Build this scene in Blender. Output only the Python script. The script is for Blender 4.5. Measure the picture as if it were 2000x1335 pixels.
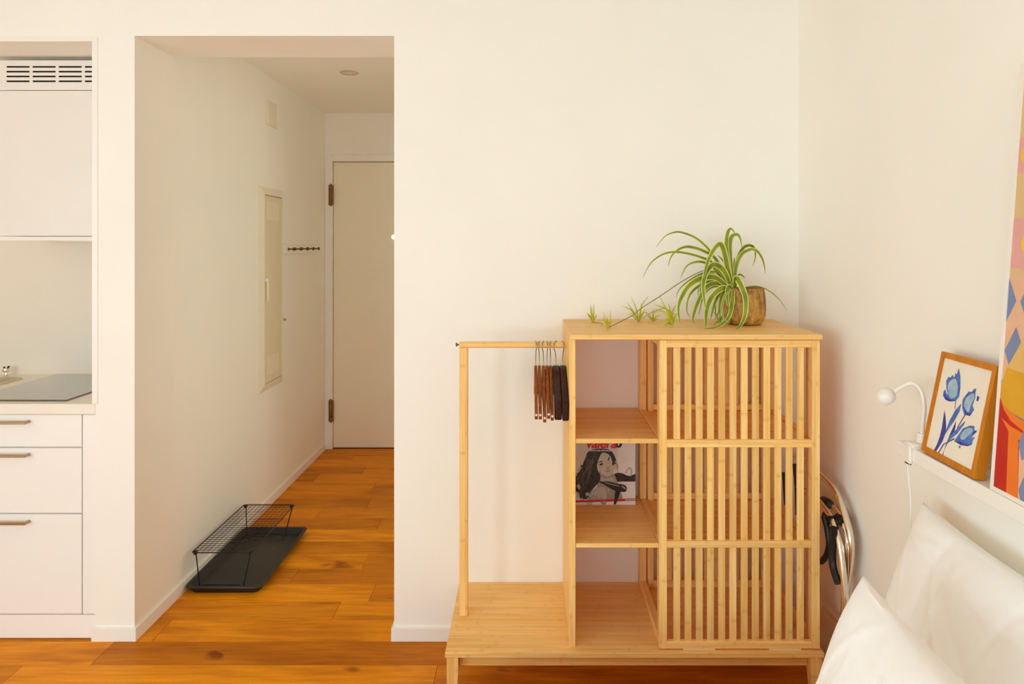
import bpy, math, random
from mathutils import Vector, Matrix

# ------------------------------------------------------------------ scene reset
for o in list(bpy.data.objects):
    bpy.data.objects.remove(o, do_unlink=True)
SC = bpy.context.scene
COL = SC.collection
random.seed(7)

# ------------------------------------------------------------------ camera, light, exposure
# all lengths below are centimetres: x to the right, y into the picture, z up
FPX, VX, VY, EYE = 1377.0, 1032.0, 478.0, 151.4
cam = bpy.data.objects.new('camera', bpy.data.cameras.new('camera'))
COL.objects.link(cam)
cam.location = (0, 0, EYE / 100)
cam.rotation_euler = (math.pi / 2, 0, 0)
cam.data.sensor_width = 36
cam.data.lens = FPX / 2000 * 36
cam.data.shift_x = -(VX - 1000) / 2000
cam.data.shift_y = -(667.5 - VY) / 2000
cam.data.clip_start = 0.05
SC.camera = cam

world = bpy.data.worlds.new('world')
SC.world = world
world.use_nodes = True
wn = world.node_tree
bg = wn.nodes['Background']
bg.inputs['Color'].default_value = (0.80, 0.88, 1.0, 1)
bg.inputs['Strength'].default_value = 1.5


def area(name, loc, rot, sx, sy, power, col):
    d = bpy.data.lights.new(name, 'AREA')
    d.shape = 'RECTANGLE'
    d.size, d.size_y = sx / 100, sy / 100
    d.energy = power
    d.color = col
    o = bpy.data.objects.new(name, d)
    o.location = [c / 100 for c in loc]
    o.rotation_euler = rot
    COL.objects.link(o)
    return o


# daylight entering through the three glazed openings of the wall behind the camera
DAY = (0.71, 0.935, 0.99)
area('daylight_balcony_door', (-247, -187, 124), (math.pi / 2, 0, 0), 84, 124, 35, DAY)
area('daylight_window_middle', (-95, -187, 124), (math.pi / 2, 0, 0), 126, 124, 11, DAY)
area('daylight_window_corner', (37, -187, 124), (math.pi / 2, 0, 0), 106, 124, 10, DAY)
area('daylight_side_window', (-328, -70, 124), (math.pi / 2, 0, -math.pi / 2), 170, 124, 45, DAY)
# warm fill added in an unseen bathroom to brighten the corridor
area('bathroom_fill_lamp', (104, 350, 150), (math.pi / 2, 0, math.pi / 2), 80, 110, 6.5, (1.0, 0.86, 0.54))
# sun through the same windows: it strikes the floor behind the camera and bounces into the room
sun = bpy.data.objects.new('sun', bpy.data.lights.new('sun', 'SUN'))
sun.data.energy = 3.2
sun.data.angle = math.radians(0.6)
sun.data.color = (0.80, 0.94, 0.96)
sun.rotation_euler = (math.radians(42), 0, math.radians(-12))
COL.objects.link(sun)

# a white room: let the light bounce as long as it really does
SC.cycles.max_bounces = 24
SC.cycles.diffuse_bounces = 20

SC.view_settings.view_transform = 'Standard'
SC.view_settings.look = 'None'
SC.view_settings.gamma = 1.0
SC.view_settings.use_curve_mapping = False
SC.view_settings.exposure = -0.15


# ------------------------------------------------------------------ mesh helpers
def P(px, py, d):
    """point seen at photograph pixel (px, py) that lies d centimetres into the room"""
    return Vector(((px - VX) * d / FPX, d, EYE - (py - VY) * d / FPX))


WLOC = {}


def wloc(o):
    return WLOC.get(o.name, Vector((0, 0, 0)))


def prop(o, label=None, cat=None, group=None, kind=None):
    if label: o['label'] = label
    if cat: o['category'] = cat
    if group: o['group'] = group
    if kind: o['kind'] = kind
    return o


def thing(name, loc, label, cat, group=None):
    o = bpy.data.objects.new(name, None)
    o.empty_display_size = 0.05
    COL.objects.link(o)
    v = Vector(loc)
    o.location = v / 100
    WLOC[o.name] = v
    return prop(o, label, cat, group)


class MB:
    def __init__(self):
        self.v, self.f, self.m = [], [], []

    def add(self, verts, faces, mi=0):
        n = len(self.v)
        self.v += [Vector(p) for p in verts]
        self.f += [tuple(n + i for i in f) for f in faces]
        self.m += [mi] * len(faces)
        return self

    def box(self, x0, x1, y0, y1, z0, z1, c=0.0, mi=0):
        if c <= 0:
            vs = [(x, y, z) for x in (x0, x1) for y in (y0, y1) for z in (z0, z1)]
            fs = [(0, 1, 3, 2), (4, 6, 7, 5), (0, 4, 5, 1), (2, 3, 7, 6), (0, 2, 6, 4), (1, 5, 7, 3)]
            return self.add(vs, fs, mi)
        lo, hi = (x0, y0, z0), (x1, y1, z1)
        c = min(c, 0.45 * min(h - l for l, h in zip(lo, hi)))
        vs, idx = [], {}
        for sx in (0, 1):
            for sy in (0, 1):
                for sz in (0, 1):
                    s = (sx, sy, sz)
                    for ax in range(3):
                        p = []
                        for k in range(3):
                            e = hi[k] if s[k] else lo[k]
                            if k != ax:
                                e += -c if s[k] else c
                            p.append(e)
                        idx[(s, ax)] = len(vs)
                        vs.append(p)
        fs = []
        for ax in range(3):
            a, b = [k for k in range(3) if k != ax]
            for s in (0, 1):
                ring = []
                for u, w in ((0, 0), (1, 0), (1, 1), (0, 1)):
                    t = [0, 0, 0]; t[ax] = s; t[a] = u; t[b] = w
                    ring.append(idx[(tuple(t), ax)])
                fs.append(ring)
        for ax in range(3):
            a, b = [k for k in range(3) if k != ax]
            for u in (0, 1):
                for w in (0, 1):
                    t0 = [0, 0, 0]; t0[a] = u; t0[b] = w; t0[ax] = 0
                    t1 = list(t0); t1[ax] = 1
                    t0, t1 = tuple(t0), tuple(t1)
                    fs.append([idx[(t0, a)], idx[(t0, b)], idx[(t1, b)], idx[(t1, a)]])
        for s in [(x, y, z) for x in (0, 1) for y in (0, 1) for z in (0, 1)]:
            fs.append([idx[(s, 0)], idx[(s, 1)], idx[(s, 2)]])
        return self.add(vs, fs, mi)

    def tube(self, pts, r, n=8, closed=False, mi=0, flat=1.0, up=None):
        pts = [Vector(p) for p in pts]
        k = len(pts)
        rs = r if isinstance(r, (list, tuple)) else [r] * k
        tang = []
        for i in range(k):
            if closed:
                t = pts[(i + 1) % k] - pts[i - 1]
            else:
                t = pts[min(i + 1, k - 1)] - pts[max(i - 1, 0)]
            tang.append(t.normalized() if t.length > 1e-9 else Vector((0, 0, 1)))
        ref = Vector(up) if up else (Vector((0, 0, 1)) if abs(tang[0].z) < 0.9 else Vector((1, 0, 0)))
        nrm = (ref - tang[0] * ref.dot(tang[0])).normalized()
        vs = []
        for i in range(k):
            nrm = (nrm - tang[i] * nrm.dot(tang[i])).normalized()
            b = tang[i].cross(nrm)
            for j in range(n):
                a = 2 * math.pi * j / n
                vs.append(pts[i] + nrm * (math.cos(a) * rs[i] * flat) + b * (math.sin(a) * rs[i]))
        fs = []
        for i in range(k if closed else k - 1):
            i2 = (i + 1) % k
            for j in range(n):
                j2 = (j + 1) % n
                fs.append((i * n + j, i * n + j2, i2 * n + j2, i2 * n + j))
        if not closed:
            fs.append(tuple(range(n - 1, -1, -1)))
            fs.append(tuple((k - 1) * n + j for j in range(n)))
        return self.add(vs, fs, mi)

    def lathe(self, prof, c, n=32, mi=0, axis='Z', caps=True):
        c = Vector(c)
        vs = []
        for r, h in prof:
            for j in range(n):
                a = 2 * math.pi * j / n
                u, w = r * math.cos(a), r * math.sin(a)
                vs.append(c + (Vector((u, w, h)) if axis == 'Z' else Vector((h, u, w)) if axis == 'X' else Vector((w, h, u))))
        fs = []
        for i in range(len(prof) - 1):
            for j in range(n):
                j2 = (j + 1) % n
                fs.append((i * n + j, i * n + j2, (i + 1) * n + j2, (i + 1) * n + j))
        if caps:
            fs.append(tuple(range(n - 1, -1, -1)))
            fs.append(tuple((len(prof) - 1) * n + j for j in range(n)))
        return self.add(vs, fs, mi)

    def prism(self, poly, off, mi=0):
        """closed polygon (list of points) extruded by vector off"""
        poly = [Vector(p) for p in poly]
        n = len(poly)
        off = Vector(off)
        vs = poly + [p + off for p in poly]
        fs = [tuple(range(n - 1, -1, -1)), tuple(range(n, 2 * n))]
        for i in range(n):
            j = (i + 1) % n
            fs.append((i, j, n + j, n + i))
        return self.add(vs, fs, mi)

    def mesh(self, name, origin, smooth=False):
        me = bpy.data.meshes.new(name)
        o = Vector(origin)
        me.from_pydata([(p - o) / 100 for p in self.v], [], self.f)
        for p, mi in zip(me.polygons, self.m):
            p.material_index = mi
            p.use_smooth = bool(smooth)
        me.validate()
        import bmesh
        bm = bmesh.new(); bm.from_mesh(me)
        bmesh.ops.recalc_face_normals(bm, faces=bm.faces)
        bm.to_mesh(me); bm.free()
        if smooth:
            me.set_sharp_from_angle(angle=math.radians(40))
        return me

    def build(self, name, mat, parent=None, origin=None, smooth=False):
        if origin is None:
            xs = [p.x for p in self.v]; ys = [p.y for p in self.v]; zs = [p.z for p in self.v]
            origin = ((min(xs) + max(xs)) / 2, (min(ys) + max(ys)) / 2, min(zs))
        origin = Vector(origin)
        me = self.mesh(name, origin, smooth)
        for m in (mat if isinstance(mat, (list, tuple)) else [mat]):
            me.materials.append(m)
        return link(name, me, origin, parent)


def link(name, me, origin, parent=None):
    o = bpy.data.objects.new(name, me)
    COL.objects.link(o)
    origin = Vector(origin)
    WLOC[o.name] = origin
    if parent:
        o.parent = parent
        o.location = (origin - wloc(parent)) / 100
    else:
        o.location = origin / 100
    return o


def crom(pts, seg=6, closed=False):
    """Catmull-Rom through points"""
    pts = [Vector(p) for p in pts]
    n = len(pts)
    out = []
    rng = n if closed else n - 1
    for i in range(rng):
        if closed:
            p0, p1, p2, p3 = pts[i - 1], pts[i], pts[(i + 1) % n], pts[(i + 2) % n]
        else:
            p0, p1, p2, p3 = pts[max(i - 1, 0)], pts[i], pts[i + 1], pts[min(i + 2, n - 1)]
        for k in range(seg):
            t = k / seg
            out.append(0.5 * ((2 * p1) + (p2 - p0) * t + (2 * p0 - 5 * p1 + 4 * p2 - p3) * t * t
                              + (3 * p1 - p0 - 3 * p2 + p3) * t ** 3))
    if not closed:
        out.append(pts[-1])
    return out


# ------------------------------------------------------------------ materials
def new_mat(name):
    m = bpy.data.materials.new(name)
    m.use_nodes = True
    nt = m.node_tree
    b = nt.nodes['Principled BSDF']
    return m, nt, b


def N(nt, typ, **kw):
    n = nt.nodes.new(typ)
    for k, v in kw.items():
        setattr(n, k, v)
    return n


def ramp(nt, stops, fac):
    r = N(nt, 'ShaderNodeValToRGB')
    el = r.color_ramp.elements
    while len(el) > 1:
        el.remove(el[0])
    el[0].position = stops[0][0]
    el[0].color = (*stops[0][1], 1)
    for p, c in stops[1:]:
        e = el.new(p)
        e.color = (*c, 1)
    nt.links.new(fac, r.inputs['Fac'])
    return r.outputs['Color']


def mix(nt, fac, a, b, mode='MIX'):
    n = N(nt, 'ShaderNodeMix', data_type='RGBA', blend_type=mode)
    for sock, v in ((n.inputs[0], fac), (n.inputs[6], a), (n.inputs[7], b)):
        if hasattr(v, 'is_output'):
            nt.links.new(v, sock)
        else:
            sock.default_value = v if isinstance(v, (int, float)) else (*v, 1)
    return n.outputs[2]


def coords(nt, scale, rnd=True):
    tc = N(nt, 'ShaderNodeTexCoord')
    out = tc.outputs['Object']
    if rnd:
        oi = N(nt, 'ShaderNodeObjectInfo')
        mul = N(nt, 'ShaderNodeMath', operation='MULTIPLY')
        nt.links.new(oi.outputs['Random'], mul.inputs[0]); mul.inputs[1].default_value = 37.0
        add = N(nt, 'ShaderNodeVectorMath', operation='ADD')
        nt.links.new(out, add.inputs[0]); nt.links.new(mul.outputs[0], add.inputs[1])
        out = add.outputs[0]
    mp = N(nt, 'ShaderNodeMapping')
    mp.inputs['Scale'].default_value = scale
    nt.links.new(out, mp.inputs['Vector'])
    return mp.outputs['Vector']


def noise(nt, vec, scale, detail=3, rough=0.5, dist=0.0):
    n = N(nt, 'ShaderNodeTexNoise')
    n.inputs['Scale'].default_value = scale
    n.inputs['Detail'].default_value = detail
    n.inputs['Roughness'].default_value = rough
    n.inputs['Distortion'].default_value = dist
    nt.links.new(vec, n.inputs['Vector'])
    return n.outputs['Fac']


def bump(nt, b, h, strength, dist=0.002):
    n = N(nt, 'ShaderNodeBump')
    n.inputs['Strength'].default_value = strength
    n.inputs['Distance'].default_value = dist
    nt.links.new(h, n.inputs['Height'])
    nt.links.new(n.outputs['Normal'], b.inputs['Normal'])


def plain(name, col, rough=0.5, metal=0.0, var=0.04, scale=12.0, bmp=0.0, coat=0.0, spec=0.5, emit=None):
    m, nt, b = new_mat(name)
    vec = coords(nt, (1, 1, 1), rnd=False)
    f = noise(nt, vec, scale, 3)
    lo = tuple(max(0, c * (1 - var)) for c in col)
    hi = tuple(min(1, c * (1 + var)) for c in col)
    nt.links.new(ramp(nt, [(0.3, lo), (0.7, hi)], f), b.inputs['Base Color'])
    b.inputs['Roughness'].default_value = rough
    b.inputs['Metallic'].default_value = metal
    b.inputs['Specular IOR Level'].default_value = spec
    b.inputs['Coat Weight'].default_value = coat
    if emit:
        b.inputs['Emission Color'].default_value = (*emit[0], 1)
        b.inputs['Emission Strength'].default_value = emit[1]
    if bmp:
        bump(nt, b, noise(nt, vec, scale * 12, 4), bmp)
    return m


def bamboo(name, axis, light, dark, strip=0.02, rough=0.45, knots=0.5):
    """strip-laminated bamboo, grain along axis 0/1/2"""
    m, nt, b = new_mat(name)
    s = [1.0, 1.0, 1.0]
    s[axis] = 0.035
    grain = noise(nt, coords(nt, s), 120, 4, 0.6)
    s2 = [1 / strip] * 3
    s2[axis] = 0.25
    vor = N(nt, 'ShaderNodeTexVoronoi', feature='F1')
    vor.inputs['Scale'].default_value = 1.0
    vor.inputs['Randomness'].default_value = 0.25
    nt.links.new(coords(nt, s2), vor.inputs['Vector'])
    sep = N(nt, 'ShaderNodeSeparateColor')
    nt.links.new(vor.outputs['Color'], sep.inputs[0])
    c = ramp(nt, [(0.28, dark), (0.52, tuple((a + d) / 2 for a, d in zip(light, dark))), (0.72, light)], grain)
    tone = ramp(nt, [(0.0, (0.88, 0.84, 0.78)), (1.0, (1.03, 1.02, 1.0))], sep.outputs[0])
    c = mix(nt, 1.0, c, tone, 'MULTIPLY')
    # growth nodes of the cane: a thin darker line across a strip, every quarter metre or so
    xyz = N(nt, 'ShaderNodeSeparateXYZ')
    nt.links.new(coords(nt, (1, 1, 1)), xyz.inputs[0])
    ma = N(nt, 'ShaderNodeMath', operation='MULTIPLY_ADD')
    nt.links.new(xyz.outputs[axis], ma.inputs[0]); ma.inputs[1].default_value = 3.3
    off = N(nt, 'ShaderNodeMath', operation='MULTIPLY')
    nt.links.new(sep.outputs[1], off.inputs[0]); off.inputs[1].default_value = 17.0
    nt.links.new(off.outputs[0], ma.inputs[2])
    fr_ = N(nt, 'ShaderNodeMath', operation='FRACT')
    nt.links.new(ma.outputs[0], fr_.inputs[0])
    kn = ramp(nt, [(0.0, (1, 1, 1)), (0.470, (1, 1, 1)), (0.488, (1 - .10 * knots, 1 - .13 * knots, 1 - .2 * knots)),
                   (0.500, (1 - .2 * knots, 1 - .28 * knots, 1 - .4 * knots)), (0.514, (1 - .06 * knots, 1 - .1 * knots, 1 - .15 * knots)), (0.54, (1, 1, 1))], fr_.outputs[0])
    c = mix(nt, 1.0, c, kn, 'MULTIPLY')
    oi = N(nt, 'ShaderNodeObjectInfo')
    pt = ramp(nt, [(0.0, (0.90, 0.87, 0.82)), (1.0, (1.05, 1.05, 1.05))], oi.outputs['Random'])
    c = mix(nt, 1.0, c, pt, 'MULTIPLY')
    nt.links.new(c, b.inputs['Base Color'])
    b.inputs['Roughness'].default_value = rough
    b.inputs['Specular IOR Level'].default_value = 0.2
    bump(nt, b, grain, 0.06, 0.001)
    return m


def oak_floor():
    m, nt, b = new_mat('oiled_oak_plank')
    g = noise(nt, coords(nt, (0.07, 1, 1)), 60, 5, 0.62, 0.25)
    big = noise(nt, coords(nt, (0.9, 4.0, 1)), 2.2, 3, 0.55, 0.6)
    oi = N(nt, 'ShaderNodeObjectInfo')
    c = ramp(nt, [(0.25, (0.56, 0.175, 0.003)), (0.5, (0.73, 0.255, 0.005)), (0.75, (0.84, 0.33, 0.009))], g)
    c2 = ramp(nt, [(0.30, (0.72, 0.62, 0.52)), (0.5, (1, 1, 1)), (0.75, (1.12, 1.14, 1.15))], big)
    c = mix(nt, 1.0, c, c2, 'MULTIPLY')
    pt = ramp(nt, [(0.0, (0.74, 0.66, 0.58)), (0.5, (0.97, 0.95, 0.93)), (1.0, (1.14, 1.17, 1.2))], oi.outputs['Random'])
    c = mix(nt, 1.0, c, pt, 'MULTIPLY')
    kn = noise(nt, coords(nt, (3.0, 7.5, 1)), 1.1, 2, 0.5, 0.5)
    kc = ramp(nt, [(0.0, (1, 1, 1)), (0.70, (1, 1, 1)), (0.77, (0.50, 0.38, 0.30))], kn)
    c = mix(nt, 1.0, c, kc, 'MULTIPLY')
    nt.links.new(c, b.inputs['Base Color'])
    b.inputs['Roughness'].default_value = 0.5
    b.inputs['Specular IOR Level'].default_value = 0.14
    bump(nt, b, g, 0.08, 0.001)
    return m


M = {}
M['wall'] = plain('painted_plaster_wall', (0.915, 0.91, 0.86), 0.75, var=0.012, scale=3, bmp=0.05, spec=0.2)
M['splash'] = plain('warm_white_backsplash', (0.86, 0.79, 0.69), 0.5, var=0.012, scale=4)
M['ceiling'] = plain('painted_ceiling', (0.74, 0.735, 0.69), 0.8, var=0.01, scale=3, spec=0.2)
M['trim'] = plain('white_trim_paint', (0.90, 0.89, 0.85), 0.45, var=0.01)
M['kitchen'] = plain('white_kitchen_front', (0.90, 0.90, 0.88), 0.4, var=0.012, scale=5)
M['upper'] = plain('cream_upper_front', (0.86, 0.845, 0.81), 0.4, var=0.012, scale=5)
M['worktop'] = plain('white_worktop', (0.86, 0.82, 0.74), 0.35, var=0.02)
M['dark'] = plain('vent_shade_black', (0.012, 0.008, 0.006), 0.9, var=0.1)
M['steel'] = plain('brushed_steel', (0.72, 0.67, 0.58), 0.28, 1.0, var=0.05, scale=30)
M['sink'] = plain('satin_sink_steel', (0.58, 0.50, 0.36), 0.3, 1.0, var=0.05, scale=30)
M['handle'] = plain('brushed_nickel_handle', (0.46, 0.36, 0.22), 0.34, 1.0, var=0.05)
M['hook_steel'] = plain('dark_hanger_wire', (0.42, 0.34, 0.24), 0.25, 1.0, var=0.05)
M['chrome'] = plain('polished_chrome', (0.86, 0.80, 0.70), 0.08, 1.0, var=0.02)
M['glass_top'] = plain('ceramic_glass_hob', (0.075, 0.065, 0.05), 0.1, var=0.1, coat=1.0, spec=1.0)
M['glass_print'] = plain('hob_touch_print', (0.09, 0.08, 0.065), 0.1, var=0.1, coat=1.0, spec=1.0)
M['bronze'] = plain('aged_bronze_hinge', (0.26, 0.14, 0.045), 0.38, 0.9, var=0.15, scale=40)
M['door'] = plain('painted_door', (0.90, 0.85, 0.70), 0.5, var=0.012, scale=4)
M['panel_door'] = plain('shaded_enamel_door', (0.76, 0.69, 0.50), 0.45, var=0.02)  # shading of the door against its frame is put into this darker colour
M['box_panel'] = plain('enamelled_panel', (0.84, 0.79, 0.66), 0.45, var=0.02)
M['hook'] = plain('dark_peg', (0.10, 0.055, 0.012), 0.4, 0.5, var=0.1)
M['tray'] = plain('dark_grey_rubber', (0.011, 0.012, 0.010), 0.42, var=0.25, scale=25, bmp=0.2)
M['wire'] = plain('black_wire', (0.012, 0.009, 0.008), 0.35, 0.3, var=0.2)
M['black'] = plain('black_plastic', (0.008, 0.007, 0.007), 0.4, var=0.2)
M['white_plastic'] = plain('white_plastic', (0.86, 0.83, 0.77), 0.4, var=0.015)
M['peephole'] = plain('lit_peephole_lens', (0.9, 0.88, 0.82), 0.2, emit=((1.0, 0.92, 0.78), 2.0))
M['lamp_glass'] = plain('frosted_lens', (0.75, 0.70, 0.60), 0.3)
M['subfloor'] = plain('dark_joint', (0.16, 0.05, 0.008), 0.8, var=0.1)
M['floor'] = oak_floor()
LB, DB = (1.0, 0.74, 0.37), (0.90, 0.52, 0.12)
M['bam_x'] = bamboo('bamboo_lengthwise', 0, LB, DB)
M['bam_y'] = bamboo('bamboo_crosswise', 1, LB, DB)
M['bam_z'] = bamboo('bamboo_upright', 2, LB, DB, knots=0.75)
M['hanger'] = bamboo('varnished_walnut_brown', 1, (0.38, 0.105, 0.014), (0.20, 0.045, 0.006), rough=0.25, knots=0.2)
M['hanger_dark'] = bamboo('dark_stained_wood', 1, (0.060, 0.012, 0.005), (0.026, 0.006, 0.003), rough=0.22, knots=0.1)
M['screw'] = plain('pale_screw', (0.95, 0.75, 0.55), 0.3, 0.3)
M['linen'] = plain('white_cotton', (0.95, 0.95, 0.94), 0.85, var=0.015, scale=10, bmp=0.1, spec=0.15)
M['mattress'] = plain('white_sheet', (0.88, 0.86, 0.82), 0.85, var=0.02, spec=0.15)
M['frame_wood'] = bamboo('honey_oak_frame', 2, (0.66, 0.26, 0.022), (0.54, 0.18, 0.012), knots=0.1)
M['paper'] = plain('cream_paper', (0.86, 0.80, 0.68), 0.8, var=0.02)


def pot_mat():
    m, nt, b = new_mat('rustic_brown_pot')
    f = noise(nt, coords(nt, (1, 1, 0.22), False), 55, 5, 0.7, 0.4)
    g = noise(nt, coords(nt, (1, 1, 1), False), 22, 4, 0.6)
    c = ramp(nt, [(0.30, (0.16, 0.065, 0.006)), (0.43, (0.42, 0.21, 0.032)), (0.60, (0.66, 0.40, 0.10)), (0.78, (0.80, 0.58, 0.26))], f)
    d = ramp(nt, [(0.33, (0.45, 0.36, 0.26)), (0.55, (1, 1, 1))], g)
    nt.links.new(mix(nt, 1.0, c, d, 'MULTIPLY'), b.inputs['Base Color'])
    b.inputs['Roughness'].default_value = 0.6
    bump(nt, b, f, 0.4, 0.003)
    return m


def leaf_mat(name, a, c):
    m, nt, b = new_mat(name)
    f = noise(nt, coords(nt, (1, 1, 1), True), 18, 3)
    nt.links.new(ramp(nt, [(0.3, a), (0.7, c)], f), b.inputs['Base Color'])
    b.inputs['Roughness'].default_value = 0.42
    b.inputs['Subsurface Weight'].default_value = 0.0
    return m


M['pot'] = pot_mat()
M['soil'] = plain('dark_soil', (0.03, 0.018, 0.01), 0.95, var=0.4, scale=60, bmp=0.5)
M['leaf'] = leaf_mat('spider_leaf_green', (0.12, 0.185, 0.006), (0.27, 0.34, 0.010))
M['leaf_edge'] = leaf_mat('spider_leaf_cream_margin', (0.60, 0.62, 0.16), (0.78, 0.78, 0.30))
M['leaf_young'] = leaf_mat('plantlet_yellow_green', (0.38, 0.42, 0.010), (0.60, 0.58, 0.03))
M['runner'] = leaf_mat('runner_olive', (0.20, 0.18, 0.03), (0.30, 0.26, 0.05))

# ------------------------------------------------------------------ the room shell
YW, XR = 270.0, 103.5               # plane of the far wall, right-hand wall
XL, YR, ZC = -330.0, -190.0, 262.0  # left wall, rear wall, ceiling
OX0, OX1 = -150.8, -51.4            # corridor opening
YF, ZCC = 523.6, 249.4              # corridor end, corridor ceiling
ZL = 231.4                          # underside of lintel


def struct(name, mb, mat, parent=None, **k):
    o = mb.build(name, mat, parent, **k)
    o['kind'] = 'structure'
    return o


struct('wall_back', MB()
       .box(OX1, XR + 12, YW, 301, 0, ZC)                 # right of the opening
       .box(-165.9, OX0, YW, 301, 0, ZC)                  # pier between kitchen and corridor
       .box(OX0, OX1, YW, 301, ZL, ZC)                    # lintel over the corridor
       .box(XL, -165.9, YW, 332, 230.8, ZC), M['wall'])   # above the kitchen recess
struct('wall_corridor_left', MB().box(-165.9, OX0, 301, YF, 0, ZC), M['wall'])
DY0, DY1 = 310.0, 396.0             # unseen bathroom doorway, added to pass the fill light into the corridor
struct('wall_corridor_right', MB().box(OX1, OX1 + 12, 301, DY0, 0, ZC).box(OX1, OX1 + 12, DY1, YF, 0, ZC)
       .box(OX1, OX1 + 12, DY0, DY1, 212, ZC), M['wall'])
struct('wall_bathroom', MB().box(OX1 + 12, 118, 440, 452, 0, ZC).box(106, 118, 301, 440, 0, 88).box(106, 118, 301, 440, 212, ZC)
       .box(106, 118, 301, 306, 88, 212).box(106, 118, 394, 440, 88, 212), M['wall'])
struct('ceiling_bathroom', MB().box(OX1 + 12, 106, 301, 440, ZCC, ZC), M['ceiling'])
struct('floor_bathroom', MB().box(OX1, 106, 301, 440, -3, -.1), M['kitchen'])
struct('trim_4', MB().box(OX1 - 1, OX1 + 13, DY0 - 5, DY0, 0, 217, .2).box(OX1 - 1, OX1 + 13, DY1, DY1 + 5, 0, 217, .2)
       .box(OX1 - 1, OX1 + 13, DY0, DY1, 212, 217, .2), M['trim'])
struct('wall_corridor_end', MB()
       .box(OX0 - 15, OX1 + 12, YF + 6, YF + 20, 0, ZC), M['wall'])
struct('wall_corridor_header', MB().box(OX0, OX1, YF, YF + 6, 213.4, ZCC), M['wall'])
struct('ceiling_corridor', MB().box(OX0, OX1, 301, YF, ZCC, ZC), M['wall'])
struct('wall_kitchen', MB().box(XL, -165.9, 332, 344, 0, 230.8), M['splash'])
struct('wall_right', MB().box(XR, XR + 12, YR, YW, 0, ZC), M['wall'])
struct('wall_left', MB().box(XL - 12, XL, YR, -160, 0, ZC).box(XL - 12, XL, 20, 344, 0, ZC)
       .box(XL - 12, XL, -160, 20, 0, 58).box(XL - 12, XL, -160, 20, 190, ZC), M['wall'])
struct('window_4', MB().box(XL - 9, XL - 3, -160, -155, 58, 190, .3).box(XL - 9, XL - 3, 15, 20, 58, 190, .3)
       .box(XL - 9, XL - 3, -155, 15, 58, 63, .3).box(XL - 9, XL - 3, -155, 15, 185, 190, .3), M['trim'])
struct('ceiling', MB().box(XL - 12, XR + 12, YR - 12, YW, ZC, ZC + 12), M['ceiling'])
# rear wall with a balcony door and a window (behind the camera, the source of the daylight)
WIN = [(-294, -200, 58, 190), (-163, -27, 58, 190), (-21, 95, 58, 190)]
wr = MB()
xs = [XL] + [e for w in WIN for e in w[:2]] + [XR]
for k in range(0, len(xs), 2):
    wr.box(xs[k], xs[k + 1], YR - 12, YR, 0, ZC)
for w in WIN:
    wr.box(w[0], w[1], YR - 12, YR, 0, w[2]).box(w[0], w[1], YR - 12, YR, w[3], ZC)
struct('wall_rear', wr, M['wall'])
for i, w in enumerate(WIN):
    fr = MB()
    fr.box(w[0], w[0] + 5, YR - 9, YR - 3, w[2], w[3], 0.3).box(w[1] - 5, w[1], YR - 9, YR - 3, w[2], w[3], 0.3)
    fr.box(w[0] + 5, w[1] - 5, YR - 9, YR - 3, w[2], w[2] + 5, 0.3).box(w[0] + 5, w[1] - 5, YR - 9, YR - 3, w[3] - 5, w[3], 0.3)
    struct('window_%d' % (i + 1), fr, M['trim'])

# floor: planks run left to right, 15.2 cm wide, laid one by one
floor = struct('floor', MB().box(XL - 12, XR + 12, YR - 12, YW, -6, -1.2).box(XL, -165.9, YW, 332, -6, -1.2)
               .box(OX0 - 15, OX1 + 12, YW, YF + 20, -6, -1.2), M['subfloor'], origin=(0, 0, 0))
PW, PY0 = 15.15, 254.3
JOINT = {-1: [-182, -32.7], 0: [-158], 1: [-144], 2: [-79.5], 3: [-68], 4: [-107], 5: [-78], 6: [-150], 7: [-40],
         8: [-81], 9: [-118], 10: [-93.5], 11: [-60], 12: [-97], 13: [-138], 14: [-111], 15: [-75], 16: [-125], 17: [-90]}
rp = random.Random(3)
for k in range(-30, 18):
    y0, y1 = PY0 + k * PW, PY0 + (k + 1) * PW
    lo, hi = XL, XR
    if y0 > YW - 4:
        lo, hi = OX0, OX1
    if y0 < YR:
        continue
    js = JOINT.get(k, [rp.uniform(-180, 20)])
    cuts = set()
    for j in js:
        cuts.add(j)
    b0, b1 = min(js), max(js)
    for step in (1, 2):
        cuts.add(b0 - 200 * step); cuts.add(b1 + 200 * step)
    cuts = [lo] + sorted(c for c in cuts if lo + 6 < c < hi - 6) + [hi]
    for a, b in zip(cuts[:-1], cuts[1:]):
        MB().box(a + 0.06, b - 0.06, y0 + 0.05, min(y1, YF + 1) - 0.05, -1.2, rp.uniform(-0.04, 0.0), 0.09).build('plank', M['floor'], floor)
# a strip of planks in the kitchen recess front
MB().box(XL, -166, YW - 0.6, YW + 14, -1.2, 0, 0.09).build('plank', M['floor'], floor)

# baseboards
struct('baseboard_back', MB().box(OX1 - 1.0, XR - 1, YW - 1.0, YW, 0, 5.2, 0.15), M['trim'])
struct('baseboard_pier', MB().box(-166.9, OX0 + 1.0, YW - 1.0, YW, 0, 5.2, 0.15), M['trim'])
struct('baseboard_corridor_left', MB().box(OX0, OX0 + 1.0, YW, YF, 0, 5.2, 0.15), M['trim'])
struct('baseboard_corridor_right', MB().box(OX1 - 1.0, OX1, YW, DY0 - 5, 0, 5.2, 0.15).box(OX1 - 1.0, OX1, DY1 + 5, YF, 0, 5.2, 0.15), M['trim'])
struct('baseboard_right', MB().box(XR - 1.0, XR, YR, YW, 0, 5.2, 0.15), M['trim'])
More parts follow.
